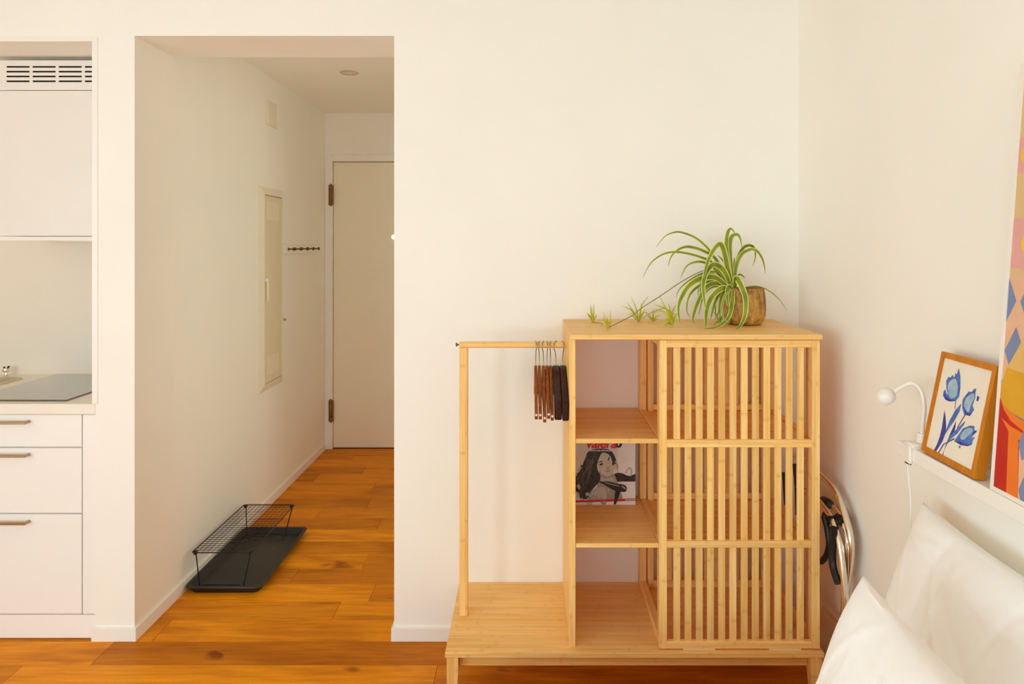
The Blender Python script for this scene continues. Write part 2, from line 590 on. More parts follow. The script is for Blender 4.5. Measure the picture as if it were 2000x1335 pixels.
# trim lining the kitchen recess
struct('trim_1', MB().box(-167.0, -164.8, YW - 0.35, YW + 1.5, 90.6, 230.9, 0.12), M['trim'])
struct('trim_2', MB().box(XL, -167.0, YW - 0.35, YW + 1.5, 229.2, 231.0, 0.12), M['trim'])

# corridor door
dr = MB().box(-145.0, -55.0, YF + 1.0, YF + 5.0, 0.6, 212.9, 0.25)
door = struct('door_1', dr, M['door'])
dfm = MB().box(-150.75, -145.3, YF - 1.6, YF + 5.9, 0, 218.3, 0.25).box(-54.7, OX1 - .1, YF - 1.6, YF + 5.9, 0, 218.3, 0.25)
dfm.box(-145.3, -54.7, YF - 1.6, YF + 5.9, 213.3, 218.3, 0.25)
struct('trim_3', dfm, M['trim'])
for z0, z1 in ((180, 196.5), (20, 37.3)):
    h = MB()
    for a, b, r in ((0.0, 0.2, 0.85), (0.21, 0.78, 1.05), (0.79, 1.0, 0.85)):
        za, zb = z0 + (z1 - z0) * a, z0 + (z1 - z0) * b
        h.lathe([(r * .8, za), (r, za + .25), (r, zb - .25), (r * .8, zb)], (-146.3, YF - 1.4, 0), 14)
    h.box(-147.9, -144.2, YF - 1.95, YF - 1.45, z0 + .8, z1 - .8)
    h.build('hinge', M['bronze'], door, smooth=True)
MB().lathe([(1.5, 0), (1.5, -.5), (1.0, -.9), (0.2, -1.0)], (-100.2, YF + 1.0, 157.2), 20, axis='Y').build('peephole', M['peephole'], door, smooth=True)

# ------------------------------------------------------------------ corridor fittings (on the left wall)
def wall_thing(name, y, z, label, cat, **k):
    return thing(name, (OX0, y, z), label, cat, **k)


c = thing('fuse_box', (OX0, 411, 68.2), 'tall narrow white fuse box panel on the corridor wall', 'fuse box')
x0 = OX0
fy0, fy1, fz0, fz1, fw = 392.5, 430.0, 68.2, 184.2, 4.3


def frame_bar(name, a, b, ai, bi):
    """mitred sloping moulding: outer edge a-b low on the wall, inner edge ai-bi raised"""
    (ay, az), (by, bz), (aiy, aiz), (biy, biz) = a, b, ai, bi
    vs = [(x0, ay, az), (x0, by, bz), (x0 + .7, by, bz), (x0 + .7, ay, az),
          (x0, aiy, aiz), (x0, biy, biz), (x0 + 2.4, biy, biz), (x0 + 2.4, aiy, aiz)]
    fs = [(0, 1, 2, 3), (3, 2, 6, 7), (7, 6, 5, 4), (4, 5, 1, 0), (0, 3, 7, 4), (1, 5, 6, 2)]
    MB().add(vs, fs).build(name, M['box_panel'], c)


o4 = [(fy0, fz0), (fy1, fz0), (fy1, fz1), (fy0, fz1)]
i4 = [(fy0 + fw, fz0 + fw), (fy1 - fw, fz0 + fw), (fy1 - fw, fz1 - fw), (fy0 + fw, fz1 - fw)]
for k in range(4):
    k2 = (k + 1) % 4
    frame_bar('frame_bar', o4[k], o4[k2], i4[k], i4[k2])
pdoor = MB().box(x0 + .1, x0 + 1.9, fy0 + fw + .25, fy1 - fw - .1, fz0 + fw + .25, fz1 - fw - .6, 0.1).build('panel_door', M['panel_door'], c)
for za, zb in ((166, 176.5), (77, 88)):
    vp = MB()
    for j in range(9):
        zz = za + (zb - za) * j / 9
        vp.box(x0 + 1.85, x0 + 2.0, fy0 + 9.5, fy1 - 9.5, zz, zz + (zb - za) / 9 - .35)
    vp.build('vent_louvre', M['box_panel'], pdoor)
hd = MB().lathe([(1.5, 0), (1.5, .8), (1.1, 1.3)], (x0 + 1.9, 399.2, 131.5), 16, axis='X')
hd.tube([(x0 + 3.0, 399.2, 132.3), (x0 + 3.3, 399.2, 128), (x0 + 3.2, 399.3, 119.5)], [.65, .6, .5], 10)
hd.build('handle', M['white_plastic'], pdoor, smooth=True)

jb = thing('junction_box_cover', (OX0, 412, 220.5), 'blank square junction box cover high on the corridor wall', 'cover plate')
MB().box(OX0, OX0 + 1.3, 405, 419.8, 220.5, 234.6, 0.3).build('cover', M['box_panel'], jb)
MB().box(OX0 + 1.3, OX0 + 1.45, 406.2, 418.6, 221.7, 233.4, 0.05).build('raised_face', M['box_panel'], jb)

cr = thing('coat_rack', (OX0, 461, 145.8), 'white peg rail with five dark coat hooks beside the fuse box', 'coat rack')
MB().box(OX0, OX0 + 2.0, 430.6, 492, 145.9, 151.7, 0.3).build('rail', M['trim'], cr)
for y in (437, 450.3, 463.6, 476.5, 489):
    MB().lathe([(1.0, 0), (1.0, .3), (.45, .6), (.42, 2.6), (.5, 2.9), (1.1, 3.1), (1.15, 3.7), (.6, 4.0)],
               (OX0 + 2.0, y, 148.8), 14, axis='X').build('hook', M['hook'], cr, smooth=True)

sw = thing('doorstop_button', (OX0, 433.2, 104.2), 'tiny round wall button just right of the fuse box', 'button')
MB().lathe([(1.1, 0), (1.1, .4), (.5, .6)], (OX0, 433.2, 106), 14, axis='X').build('plate', M['box_panel'], sw, smooth=True)
MB().lathe([(.5, .5), (.6, 1.0), (.8, 1.4), (.5, 1.9)], (OX0, 433.2, 105.6), 12, axis='X').build('stud', M['handle'], sw, smooth=True)

sp = thing('ceiling_spotlight', (-102, 401, ZCC), 'recessed round ceiling spotlight in the corridor', 'spotlight')
MB().lathe([(5.3, 0), (5.3, -.35), (4.6, -.6), (3.9, -.35), (3.9, 0)], (-102, 401, ZCC), 32).build('ring', M['steel'], sp, smooth=True)
MB().lathe([(3.9, -.12), (2.5, -.05), (0.2, -.05)], (-102, 401, ZCC), 32).build('lens', M['lamp_glass'], sp, smooth=True)

# boot tray
ty0, ty1, tx0, tx1 = 305.0, 371.0, -149.4, -115.6


def rrect(xa, xb, ya, yb, r, z, n=5):
    out = []
    for cx, cy, a0 in ((xb - r, yb - r, 0), (xa + r, yb - r, 90), (xa + r, ya + r, 180), (xb - r, ya + r, 270)):
        for k in range(n + 1):
            a = math.radians(a0 + 90 * k / n)
            out.append(Vector((cx + r * math.cos(a), cy + r * math.sin(a), z)))
    return out


def loft(mb, rings, cap0=True, cap1=True, mi=0):
    n = len(rings[0])
    vs = [p for r in rings for p in r]
    fs = []
    for i in range(len(rings) - 1):
        for j in range(n):
            j2 = (j + 1) % n
            fs.append((i * n + j, i * n + j2, (i + 1) * n + j2, (i + 1) * n + j))
    if cap0: fs.append(tuple(range(n - 1, -1, -1)))
    if cap1: fs.append(tuple((len(rings) - 1) * n + j for j in range(n)))
    return mb.add(vs, fs, mi)


tr = thing('boot_tray', ((tx0 + tx1) / 2, (ty0 + ty1) / 2, 0), 'shallow dark grey boot tray on the corridor floor', 'tray')
tb = MB()
loft(tb, [rrect(tx0 + 2.2, tx1 - 2.2, ty0 + 2.2, ty1 - 2.2, 2.5, 0), rrect(tx0 + .6, tx1 - .6, ty0 + .6, ty1 - .6, 3, 2.6),
          rrect(tx0, tx1, ty0, ty1, 3.2, 2.9), rrect(tx0 + .2, tx1 - .2, ty0 + .2, ty1 - .2, 3.2, 3.3),
          rrect(tx0 + 1.3, tx1 - 1.3, ty0 + 1.3, ty1 - 1.3, 2.6, 3.2), rrect(tx0 + 3.2, tx1 - 3.2, ty0 + 3.2, ty1 - 3.2, 2.2, .6)])
tb.build('basin', M['tray'], tr, smooth=True)
# wire rack standing in the tray
rk = thing('wire_rack', (-134, 338, 0.7), 'black wire grid rack on four legs standing in the boot tray', 'rack')
rx0, rx1, ry0, ry1, rz = -147.6, -121.4, 309.0, 366.0, 16.6
rim = rrect(rx0, rx1, ry0, ry1, 1.2, rz)
MB().tube(rim, .26, 6, closed=True).build('rim', M['wire'], rk, smooth=True)
gr = MB()
for k in range(1, 12):
    x = rx0 + (rx1 - rx0) * k / 12
    gr.tube([(x, ry0, rz), (x, ry1, rz)], .12, 5)
for k in range(1, 25):
    y = ry0 + (ry1 - ry0) * k / 25
    gr.tube([(rx0, y, rz + .15), (rx1, y, rz + .15)], .12, 5)
gr.build('wire_grid', M['wire'], rk, smooth=True)
for y, yy in ((ry0 + .9, ry0 + 1.2), (ry1 - 1.2, ry1 - 4.0)):
    pts = [(rx0 + 1.2, y, rz), (rx0 + 1.5, y, rz - .8), (rx0 + 3.0, yy, 1.4), (rx0 + 3.6, yy, 1.0), (rx0 + 5, yy, 1.9),
           (rx1 - 5.6, yy, 1.9), (rx1 - 4.6, yy, 1.0), (rx1 - 4.0, yy, 1.4), (rx1 - .7, y, rz - .8), (rx1 - .6, y, rz)]
    MB().tube(pts, .27, 6).build('leg', M['wire'], rk, smooth=True)
    for x in (rx0 + 1.3, rx1 - 1.0):
        MB().box(x - .7, x + .7, y - .8, y + .8, rz - 1.2, rz + .5, .25).build('clip', M['black'], rk)

# ------------------------------------------------------------------ kitchen
YK = 271.0
wt = MB()
SX0, SX1, SY0, SY1 = -279.0, -231.0, 285.0, 321.0       # sink cut-out
wt.box(XL, SX0, YW, 332, 86.6, 90.5).box(SX1, -166.0, YW, 332, 86.6, 90.5)
wt.box(SX0, SX1, YW, SY0, 86.6, 90.5).box(SX0, SX1, SY1, 332, 86.6, 90.5)
prop(wt.build('worktop', M['worktop'], origin=(-248, 301, 86.6)), 'white kitchen worktop running left from the pier', 'worktop')

cab = thing('drawer_cabinet', (-201.6, 300, 0), 'white three-drawer kitchen base cabinet next to the pier', 'cabinet')
MB().box(-231.4, -171.8, YK + 2.0, 330, 9.6, 86.5).build('body', M['kitchen'], cab)
MB().box(-171.3, -165.95, YK, YK + 2.0, 9.6, 86.2, 0.1).build('filler_strip', M['kitchen'], cab)
MB().box(-231.4, -165.95, YK + .1, YK + 2.0, 0.3, 9.2, 0.1).build('plinth', M['kitchen'], cab)


def bow_handle(parent, xa, xb, z, yf):
    h = MB()
    h.box(xa, xb, yf - 3.0, yf - 2.2, z - .55, z + .55, .18)
    for x in (xa, xb - .9):
        h.box(x, x + .9, yf - 2.4, yf, z - .5, z + .5, .12)
    h.build('handle', M['handle'], parent)


def zk(py): return EYE - (py - VY) * YK / FPX


for za, zb, hy in ((zk(872.4), zk(808.8), 826), (zk(1001.8), zk(874.2), 891), (zk(1198.6), zk(1003.6), 1023)):
    d = MB().box(-231.4, -171.75, YK, YK + 1.9, za + .1, zb - .1, .12).build('drawer', M['kitchen'], cab)
    bow_handle(d, -212.0, -191.4, EYE - (hy - VY) * (YK - 3) / FPX, YK)

sc_ = thing('sink_cabinet', (-262, 300, 0), 'white two-door kitchen base cabinet under the sink', 'cabinet')
MB().box(-291.6, -231.8, YK + 2.0, 330, 9.6, 60).build('body', M['kitchen'], sc_)
MB().box(-291.6, -231.8, YK + .1, YK + 2.0, 0.3, 9.2, 0.1).build('plinth', M['kitchen'], sc_)
for xa, xb, hx in ((-291.6, -261.9, -283), (-261.5, -231.8, -252)):
    d = MB().box(xa, xb, YK, YK + 1.9, 9.8, 86.1, .12).build('door', M['kitchen'], sc_)
    bow_handle(d, hx, hx + 12, 80, YK)

hob = thing('ceramic_hob', (-200.5, 305, 90.5), 'black glass ceramic hob set on the white worktop', 'hob')
MB().box(-221.0, -179.9, 274.6, 329.4, 90.5, 91.1, .18).build('glass_plate', M['glass_top'], hob)
MB().box(-202.6, -198.4, 276.2, 279.0, 91.1, 91.115).build('touch_panel', M['glass_print'], hob)

sk = thing('sink', (-255, 303, 75), 'stainless steel inset kitchen sink left of the hob', 'sink')
sb = MB()
loft(sb, [rrect(SX0 - 1.6, SX1 + 1.9, SY0 - 2, SY1 + 1.9, 4.5, 90.5), rrect(SX0 - 1.4, SX1 + 1.7, SY0 - 1.8, SY1 + 1.7, 4.4, 90.95),
          rrect(SX0 + 1.0, SX1 - 1.0, SY0 + 1, SY1 - 1, 3.6, 90.8), rrect(SX0 + 1.8, SX1 - 1.8, SY0 + 1.8, SY1 - 1.8, 3.4, 89.8),
          rrect(SX0 + 3, SX1 - 3, SY0 + 3, SY1 - 3, 3.2, 75.5), rrect(SX0 + 5, SX1 - 5, SY0 + 5, SY1 - 5, 2.8, 74.2)], cap0=False)
sb.build('bowl', M['sink'], sk, smooth=True)
MB().lathe([(3.6, 74.25), (3.4, 74.6), (2.6, 74.4), (.3, 74.35)], (-255, 303, 0), 24).build('drain', M['chrome'], sk, smooth=True)
kn = thing('waste_knob', (-242.2, 327, 90.5), 'small chrome waste control knob behind the sink', 'knob')
MB().lathe([(1.5, 0), (1.5, .4), (.7, .7), (.6, 1.9)], (-242.2, 327, 90.5), 18).build('stem', M['chrome'], kn, smooth=True)
MB().lathe([(.6, 1.8), (1.5, 2.3), (1.7, 3.0), (1.4, 3.7), (.7, 4.0)], (-242.2, 327, 90.5), 18).build('knob_body', M['chrome'], kn, smooth=True)
MB().tube([(-242.6, 327, 94.0), (-243.3, 327, 94.9)], .42, 8).tube([(-241.7, 327, 94.0), (-240.9, 327, 95.2)], .42, 8).build('grip', M['black'], kn, smooth=True)

# upper cabinet with vent grille and pull-out hood
YU = 297.4


def zu(py): return EYE - (py - VY) * YU / FPX


UXL, UXR = -226.2, -166.05
up = thing('wall_cabinet', ((UXL + UXR) / 2, 314, zu(461)), 'white upper kitchen cabinet with slotted vent grille above the hob', 'cabinet')
MB().box(UXL, UXR, YU + 2.2, 331.8, zu(460.6), zu(117)).build('body', M['upper'], up)
MB().box(UXL, UXR, YU, YU + 1.9, zu(460.6), zu(177.0), .1).build('door', M['upper'], up)
ve = MB()
gz0, gz1 = zu(175.6), zu(117.8)
rows = [zu(y) for y in (158.6, 149.2, 139.8, 130.4)]
hh = 0.36
cols = [(-220.2 + 11.02 * k, -220.2 + 11.02 * k + 9.75) for k in range(4)]
edges = [gz0] + [e for r in rows for e in (r - hh, r + hh)] + [gz1]
for k in range(0, len(edges), 2):
    ve.box(UXL, UXR, YU, YU + .35, edges[k], edges[k + 1])
for r in rows:
    xs = [UXL] + [e for cc in cols for e in cc] + [UXR]
    for k in range(0, len(xs), 2):
        ve.box(xs[k], xs[k + 1], YU, YU + .35, r - hh, r + hh)
ve.build('vent_grille', M['upper'], up)
MB().box(cols[0][0] - 1, cols[-1][1] + 1, YU + 1.2, YU + 2.15, rows[0] - 2, rows[-1] + 2).build('vent_shade_plate', M['dark'], up)  # near-black plate paints the shade behind the slots
hdx = thing('cooker_hood', (-196, 314, 151.4), 'thin white pull-out cooker hood under the upper cabinet', 'hood')
MB().box(UXL, UXR, YU + .4, YU + 3.0, zu(469.8), zu(461.6), .1).build('front_strip', M['trim'], hdx)
MB().box(UXL, UXR, YU + 3.0, 331.5, zu(468.0), zu(461.6)).build('housing', M['upper'], hdx)
MB().box(-206, UXR, YU + .8, YU + 26, zu(471.2), zu(469.9), .05).build('grease_filter', M['steel'], hdx)

# ------------------------------------------------------------------ bamboo open wardrobe
DF, DBK = 223.0, 269.8
TZ, PZ = 123.0, 22.4
PX0, PX1 = -26.4, 93.7
wd = thing('open_wardrobe', (33, 246, 0), 'bamboo open wardrobe with slatted sliding door, shelves and hanging rail', 'wardrobe')
ch = .18


def wpart(name, x0, x1, y0, y1, z0, z1, ax='z', parent=None, c=ch):
    return MB().box(x0, x1, y0, y1, z0, z1, c).build(name, M['bam_' + ax], parent or wd)


wpart('base_board', PX0, PX1, DF, DBK, PZ - 1.65, PZ, 'x')
for x, s in ((PX0 + .5, 1), (PX1 - .5, -1)):
    for y, t in ((DF + .6, 1), (DBK - 1.5, -1)):
        xa, ya = x, y
        top = [(xa, ya), (xa + s * 3.6, ya), (xa + s * 3.6, ya + t * 3.6), (xa, ya + t * 3.6)]
        bot = [(xa, ya), (xa + s * 2.6, ya), (xa + s * 2.6, ya + t * 2.6), (xa, ya + t * 2.6)]
        mb = MB()
        loft(mb, [[Vector((a, b, .02)) for a, b in bot], [Vector((a, b, 16)) for a, b in top], [Vector((a, b, PZ - 1.65)) for a, b in top]])
        mb.build('leg', M['bam_z'], wd)
wpart('apron_rail', PX0 + 4.2, PX1 - 4.2, DF + 2.9, DF + 4.9, PZ - 5.8, PZ - 1.65, 'x')
wpart('apron_rail', PX0 + 4.2, PX1 - 4.2, DBK - 4.4, DBK - 2.4, PZ - 5.8, PZ - 1.65, 'x')
for x in (PX0 + 1.2, PX1 - 3.2):
    wpart('apron_rail', x, x + 2, DF + 4.3, DBK - 5.2, PZ - 5.8, PZ - 1.65, 'y')
# hanging post and rail
PYc = 246.4
wpart('post', -24.0, -21.1, PYc - 1.4, PYc + 1.4, PZ, 115.6, 'z')
rod = MB().tube([(-24.0, PYc, 116.55), (13.3, PYc, 116.55)], 1.12, 18).build('hanging_rail', M['bam_x'], wd, smooth=True)
MB().lathe([(.3, -.2), (.3, -.8), (.75, -1.0), (.6, -1.35), (.2, -1.4)], (-24.0, PYc, 116.55), 12, axis='X').build('end_screw', M['bronze'], rod, smooth=True)
# cabinet
wpart('side_panel', 13.2, 15.15, 226.0, DBK - .4, PZ, TZ - 1.6, 'z')
wpart('top_board', 13.2, 93.2, DF + .1, DBK, TZ - 1.6, TZ, 'x')
S1, S2 = 89.15, 55.65
for z in (S1, S2):
    wpart('shelf', 15.15, 41.9, 226.4, DBK - .4, z - 1.5, z, 'x')
    wpart('shelf', 44.5, 90.3, 228.6, DBK - .8, z - 1.7, z - .25, 'x')
for xa in (41.9, 90.3):
    xb = xa + 2.6
    wpart('frame_post', xa, xb, 227.0, 229.6, PZ, TZ - 1.6, 'z')
    wpart('frame_post', xa, xb, DBK - 4.2, DBK - .6, PZ, TZ - 1.6, 'z')
    for z0, z1 in ((PZ, PZ + 2.6), (S2 - 2.2, S2 + .3), (S1 - 2.2, S1 + .3), (TZ - 4.2, TZ - 1.6)):
        wpart('frame_rail', xa, xb, 229.6, DBK - 4.2, z0, z1, 'y')


def slatted(name, xa, xb, stile, ya, levels, sx, n):
    """one slatted panel: frame of two stiles and four rails, slats as its pieces; ya is its near face"""
    zb, zt = levels[-1][0], levels[0][1]
    fr = MB().box(xa, xa + stile, ya, ya + 2.0, zb, zt, ch, 0).box(xb - stile, xb, ya, ya + 2.0, zb, zt, ch, 0)
    for z0, z1 in levels:
        fr.box(xa + stile - .02, xb - stile + .02, ya + .06, ya + 1.94, z0, z1, ch, 1)
    fo_ = fr.build(name, [M['bam_z'], M['bam_x']], wd)
    for (u0, u1), (l0, l1) in zip(levels[:-1], levels[1:]):
        first = MB().box(sx, sx + 2.12, ya + .8, ya + 1.8, l1 - .05, u0 + .05, .1).build('slat', M['bam_z'], fo_)
        org = wloc(first).copy()
        for k in range(1, n):
            link('slat', first.data, org + Vector((k * 3.594, 0, 0)), fo_)
    return fo_


LV = [(118.75, 121.15), (86.9, 89.35), (54.95, 57.1), (22.85, 25.1)]
sd = slatted('sliding_door', 41.7, 92.85, 2.45, 224.4, LV, 46.4, 12)
for xa in (49.4, 76.8):
    MB().box(xa, xa + 10.1, 224.7, 226.2, PZ + .02, 22.84).build('glide_strip', M['white_plastic'], sd)
LB2 = [(118.9, 121.3), (S1 + .1, S1 + 2.3), (S2 + .1, S2 + 2.3), (PZ + .1, PZ + 2.6)]
slatted('back_lattice', 45.0, 90.2, 2.2, 265.2, LB2, 48.5, 11)

# ------------------------------------------------------------------ hangers
def hanger(x, thick, drop, mat, label, twist, wide, group, big=False, zt=109.3):
    h = thing('clothes_hanger', (x, PYc, zt - drop), label, 'hanger', group)
    top, bot = [], []
    n = 12
    for k in range(n + 1):
        u = k / n
        y = 1.0 + (wide - 1.0) * u
        e = drop - (3.0 if not big else 6.0)
        zc_ = zt - e * (u ** 1.15)
        hgt = 3.2 if not big else 3.2 + 2.8 * u
        top.append((y, zc_)); bot.append((y, zc_ - hgt))
    end = []
    if not big:
        ey, ez = top[-1][0], (top[-1][1] + bot[-1][1]) / 2
        for k in range(1, 6):
            a = math.pi / 2 - math.pi * k / 6
            end.append((ey + 1.1 * math.cos(a), ez + 1.6 * math.sin(a)))
    half = top + end + bot[::-1]
    poly = half + [(-y, z) for y, z in (top + end + bot[::-1])[::-1]]
    mb = MB()
    pts = [(x - thick / 2, PYc + y, z) for y, z in poly]
    mb.prism(pts, (thick, 0, 0))
    body = mb.build('body', mat, h)
    bev = body.modifiers.new('soft_edge', 'BEVEL'); bev.width = 0.0022 if not big else .004; bev.segments = 2; bev.limit_method = 'ANGLE'
    if not big:
        MB().tube([(x, PYc - wide - .2, zt - drop + 1.4), (x, PYc + wide + .2, zt - drop + 1.4)], .38, 8).build('trouser_bar', mat, h, smooth=True)
        MB().lathe([(.36, -.0), (.33, -.12), (.05, -.16)], (x, PYc - wide - 1.1, zt - drop + 1.5), 12, axis='Y').build('screw', M['screw'], h, smooth=True)
    tw = math.radians(twist)
    hk = []
    R = 1.75
    zc2 = 116.55 + 1.12 - R + .16
    hk.append((0, zt - .4)); hk.append((0, zt + 2.4))
    for k in range(0, 10):
        a = math.radians(-60 + 240 * k / 9)
        hk.append((R * math.cos(a), zc2 + R * math.sin(a)))
    pts = [(x + math.sin(tw) * v, PYc - math.cos(tw) * v, z) for v, z in hk]
    MB().tube(crom(pts, 4), .16, 6).build('hook', M['hook_steel'], h, smooth=True)


G = 'hangers on the wardrobe rail'
specs = [(2.55, 14, 8, 'slim brown wooden hanger, leftmost on the wardrobe rail', 0),
         (3.85, 14, -12, 'slim brown wooden hanger, second from the left on the rail', 0),
         (5.25, 15, -14, 'slim brown wooden hanger hanging lowest, third from the left', 0),
         (6.5, 13.8, 6, 'slim brown wooden hanger, fourth from the left on the rail', 0),
         (7.7, 14.4, -6, 'slim brown wooden hanger touching the dark hangers', 0)]
for x, dp, tw, lb, _ in specs:
    hanger(x, 1.05, dp, M['hanger'], lb, tw, 19.0, G)
hanger(9.6, 2.4, 14.4, M['hanger_dark'], 'thick dark brown hanger between slim hangers and another dark one', -26, 19.5, G, True)
hanger(11.95, 2.2, 14.6, M['hanger_dark'], 'thick dark brown hanger nearest the wardrobe side panel', 14, 19.8, G, True)


# ------------------------------------------------------------------ flat prints
class Plane:
    """a printed face: origin o, unit right u, unit up v, normal towards the viewer"""
    def __init__(self, o, u, v):
        self.o, self.u, self.v = Vector(o), Vector(u).normalized(), Vector(v).normalized()
        self.n = self.u.cross(self.v).normalized()
        if self.n.dot(Vector((0, 0, EYE)) - self.o) < 0:
            self.n = -self.n

    def uv(self, px, py):
        d = Vector(((px - VX) / FPX, 1.0, -(py - VY) / FPX))
        e = Vector((0, 0, EYE))
        t = (self.o - e).dot(self.n) / d.dot(self.n)
        q = e + d * t - self.o
        return q.dot(self.u), q.dot(self.v)

    def at(self, a, b, h=0.0):
        return self.o + self.u * a + self.v * b + self.n * h


def clip(poly, w, h, m=0.0):
    def cut(ps, f, inter):
        out = []
        for i in range(len(ps)):
            a, b = ps[i - 1], ps[i]
            fa, fb = f(a), f(b)
            if fa != fb: out.append(inter(a, b))
            if fb: out.append(b)
        return out
    def lerp_at(a, b, k, val):
        t = (val - a[k]) / (b[k] - a[k])
        return tuple(a[i] + (b[i] - a[i]) * t for i in range(2))
    for k, val, sgn in ((0, m, 1), (0, w - m, -1), (1, m, 1), (1, h - m, -1)):
        poly = cut(poly, lambda p: (p[k] - val) * sgn >= 0, lambda a, b: lerp_at(a, b, k, val))
        if len(poly) < 3: return []
    return poly


class Print:
    def __init__(self, pl, w, h, m=0.0):
        self.pl, self.w, self.h, self.m = pl, w, h, m
        self.mb, self.mats, self.k = MB(), [], 0

    def poly(self, pts, mat, smooth=False):
        pts = [(float(a), float(b)) for a, b in pts]
        if smooth:
            pts = [(q.x, q.y) for q in crom([(a, b, 0) for a, b in pts], 4, True)]
        pts = clip(pts, self.w, self.h, self.m)
        if len(pts) < 3: return
        if mat not in self.mats: self.mats.append(mat)
        self.k += 1
        hgt = 0.012 + 0.0022 * self.k
        self.mb.add([self.pl.at(a, b, hgt) for a, b in pts], [tuple(range(len(pts)))], self.mats.index(mat))

    def px(self, pts, mat, smooth=False):
        self.poly([self.pl.uv(*p) for p in pts], mat, smooth)

    def build(self, name, parent):
        me = self.mb
        origin = self.pl.at(self.w / 2, 0)
        mesh = bpy.data.meshes.new(name)
        mesh.from_pydata([(p - origin) / 100 for p in me.v], [], me.f)
        for p, mi in zip(mesh.polygons, me.m): p.material_index = mi
        for m in self.mats: mesh.materials.append(m)
        return link(name, mesh, origin, parent)


def ink(name, a, b=None, scale=25, rough=0.6):
    m, nt, bs = new_mat(name)
    b = b or tuple(c * .92 for c in a)
    f = noise(nt, coords(nt, (1, 1, 1), False), scale, 4, .6, .4)
    nt.links.new(ramp(nt, [(0.35, a), (0.65, b)], f), bs.inputs['Base Color'])
    bs.inputs['Roughness'].default_value = rough
    return m


def text_mesh(body, size, shear, offset, plane, a, b, h, mat, name, parent, space=1.0):
    cu = bpy.data.curves.new(name, 'FONT')
    cu.body = body; cu.size = size; cu.shear = shear; cu.offset = offset
    cu.space_character = space
    cu.resolution_u = 3
    t = bpy.data.objects.new(name + '_tmp', cu)
    COL.objects.link(t)
    dg = bpy.context.evaluated_depsgraph_get()
    me = bpy.data.meshes.new_from_object(t.evaluated_get(dg))
    bpy.data.objects.remove(t, do_unlink=True)
    for v in me.vertices:
        p = plane.at(a + v.co.x, b + v.co.y, h)
        v.co = (p - plane.at(a, b, h)) / 100
    me.materials.clear(); me.materials.append(mat)
    me.name = name
    return link(name, me, plane.at(a, b, h), parent)


# hair dryer carton on the middle shelf
BX0, BX1, BY, BZ0, BZ1 = 15.7, 39.5, 260.0, S2, 81.6
bx = thing('hair_dryer_box', ((BX0 + BX1) / 2, BY + 2, BZ0), 'carton printed with a dark-haired woman and a black hair dryer', 'box')
M['carton'] = ink('carton_pale_grey', (0.66, 0.62, 0.53), (0.72, 0.69, 0.62), 6)
MB().box(BX0, BX1, BY, BY + 4.5, BZ0, BZ1, .1).build('carton', M['carton'], bx)
bp = Plane((BX0, BY, BZ0), (1, 0, 0), (0, 0, 1))
BWd, BHt = BX1 - BX0, BZ1 - BZ0
pr = Print(bp, BWd, BHt, .05)
C_ = lambda pts: [(1110 + x / 8.9, 850 + y / 8.9) for x, y in pts]
hair = ink('print_hair_black', (0.012, 0.011, 0.010), (0.045, 0.038, 0.032), 90)
skin = ink('print_skin_grey', (0.52, 0.47, 0.38), (0.60, 0.55, 0.45), 30)
skin2 = ink('print_skin_shade', (0.30, 0.26, 0.20), (0.38, 0.33, 0.26), 30)
lace = ink('print_lace', (0.55, 0.52, 0.46), (0.20, 0.17, 0.14), 160)
blk = ink('print_black', (0.008, 0.008, 0.010), (0.014, 0.013, 0.015), 40, .4)
shine = ink('print_shine', (0.34, 0.33, 0.32), (0.42, 0.41, 0.40), 20)
red = ink('print_red', (0.62, 0.006, 0.012), (0.66, 0.010, 0.016), 20)
wht = ink('print_white', (0.78, 0.75, 0.70), (0.82, 0.79, 0.74), 20)
mid = ink('print_midgrey', (0.40, 0.37, 0.32), (0.5, 0.47, 0.41), 20)
pr.px(C_([(860, 80), (1170, 80), (1170, 1190), (760, 1190), (900, 800), (860, 420)]), wht)
# far wisps of hair at right
pr.px(C_([(760, 700), (850, 650), (950, 660), (1010, 690), (1080, 700), (1170, 670), (1170, 790), (1050, 800), (930, 800), (840, 800), (800, 740)]), hair, True)
pr.px(C_([(985, 640), (1050, 545), (1110, 590), (1105, 690), (1085, 690), (1080, 610), (1050, 580), (1010, 650)]), mid, True)
# shoulder and neck
pr.px(C_([(540, 620), (760, 640), (850, 800), (900, 950), (900, 1130), (330, 1130), (380, 980), (500, 880)]), skin2, True)
pr.px(C_([(400, 1000), (520, 900), (640, 920), (660, 1060), (620, 1120), (340, 1130)]), mid, True)
pr.px(C_([(330, 1110), (450, 1015), (540, 1060), (620, 1110), (620, 1200), (320, 1200)]), lace)
pr.px(C_([(540, 700), (640, 740), (760, 720), (800, 790), (690, 800), (560, 800)]), mid, True)
# mass of hair
pr.px(C_([(330, 300), (420, 240), (560, 225), (700, 240), (780, 310), (830, 430), (820, 480), (770, 460), (740, 380), (690, 320),
          (600, 300), (540, 380), (500, 520), (520, 620), (560, 700), (540, 800), (470, 880), (400, 960), (370, 1010),
          (330, 1090), (240, 1110), (190, 1060), (160, 950), (130, 830), (130, 690), (210, 600), (260, 470), (300, 380)]), hair, True)
for q in ([(140, 850), (180, 830), (210, 900), (180, 940)], [(300, 1000), (350, 990), (370, 1050), (320, 1070)],
          [(150, 940), (180, 990), (200, 1080), (150, 1060)], [(170, 580), (220, 540), (200, 620), (170, 620)]):
    pr.px(C_(q), mid, True)
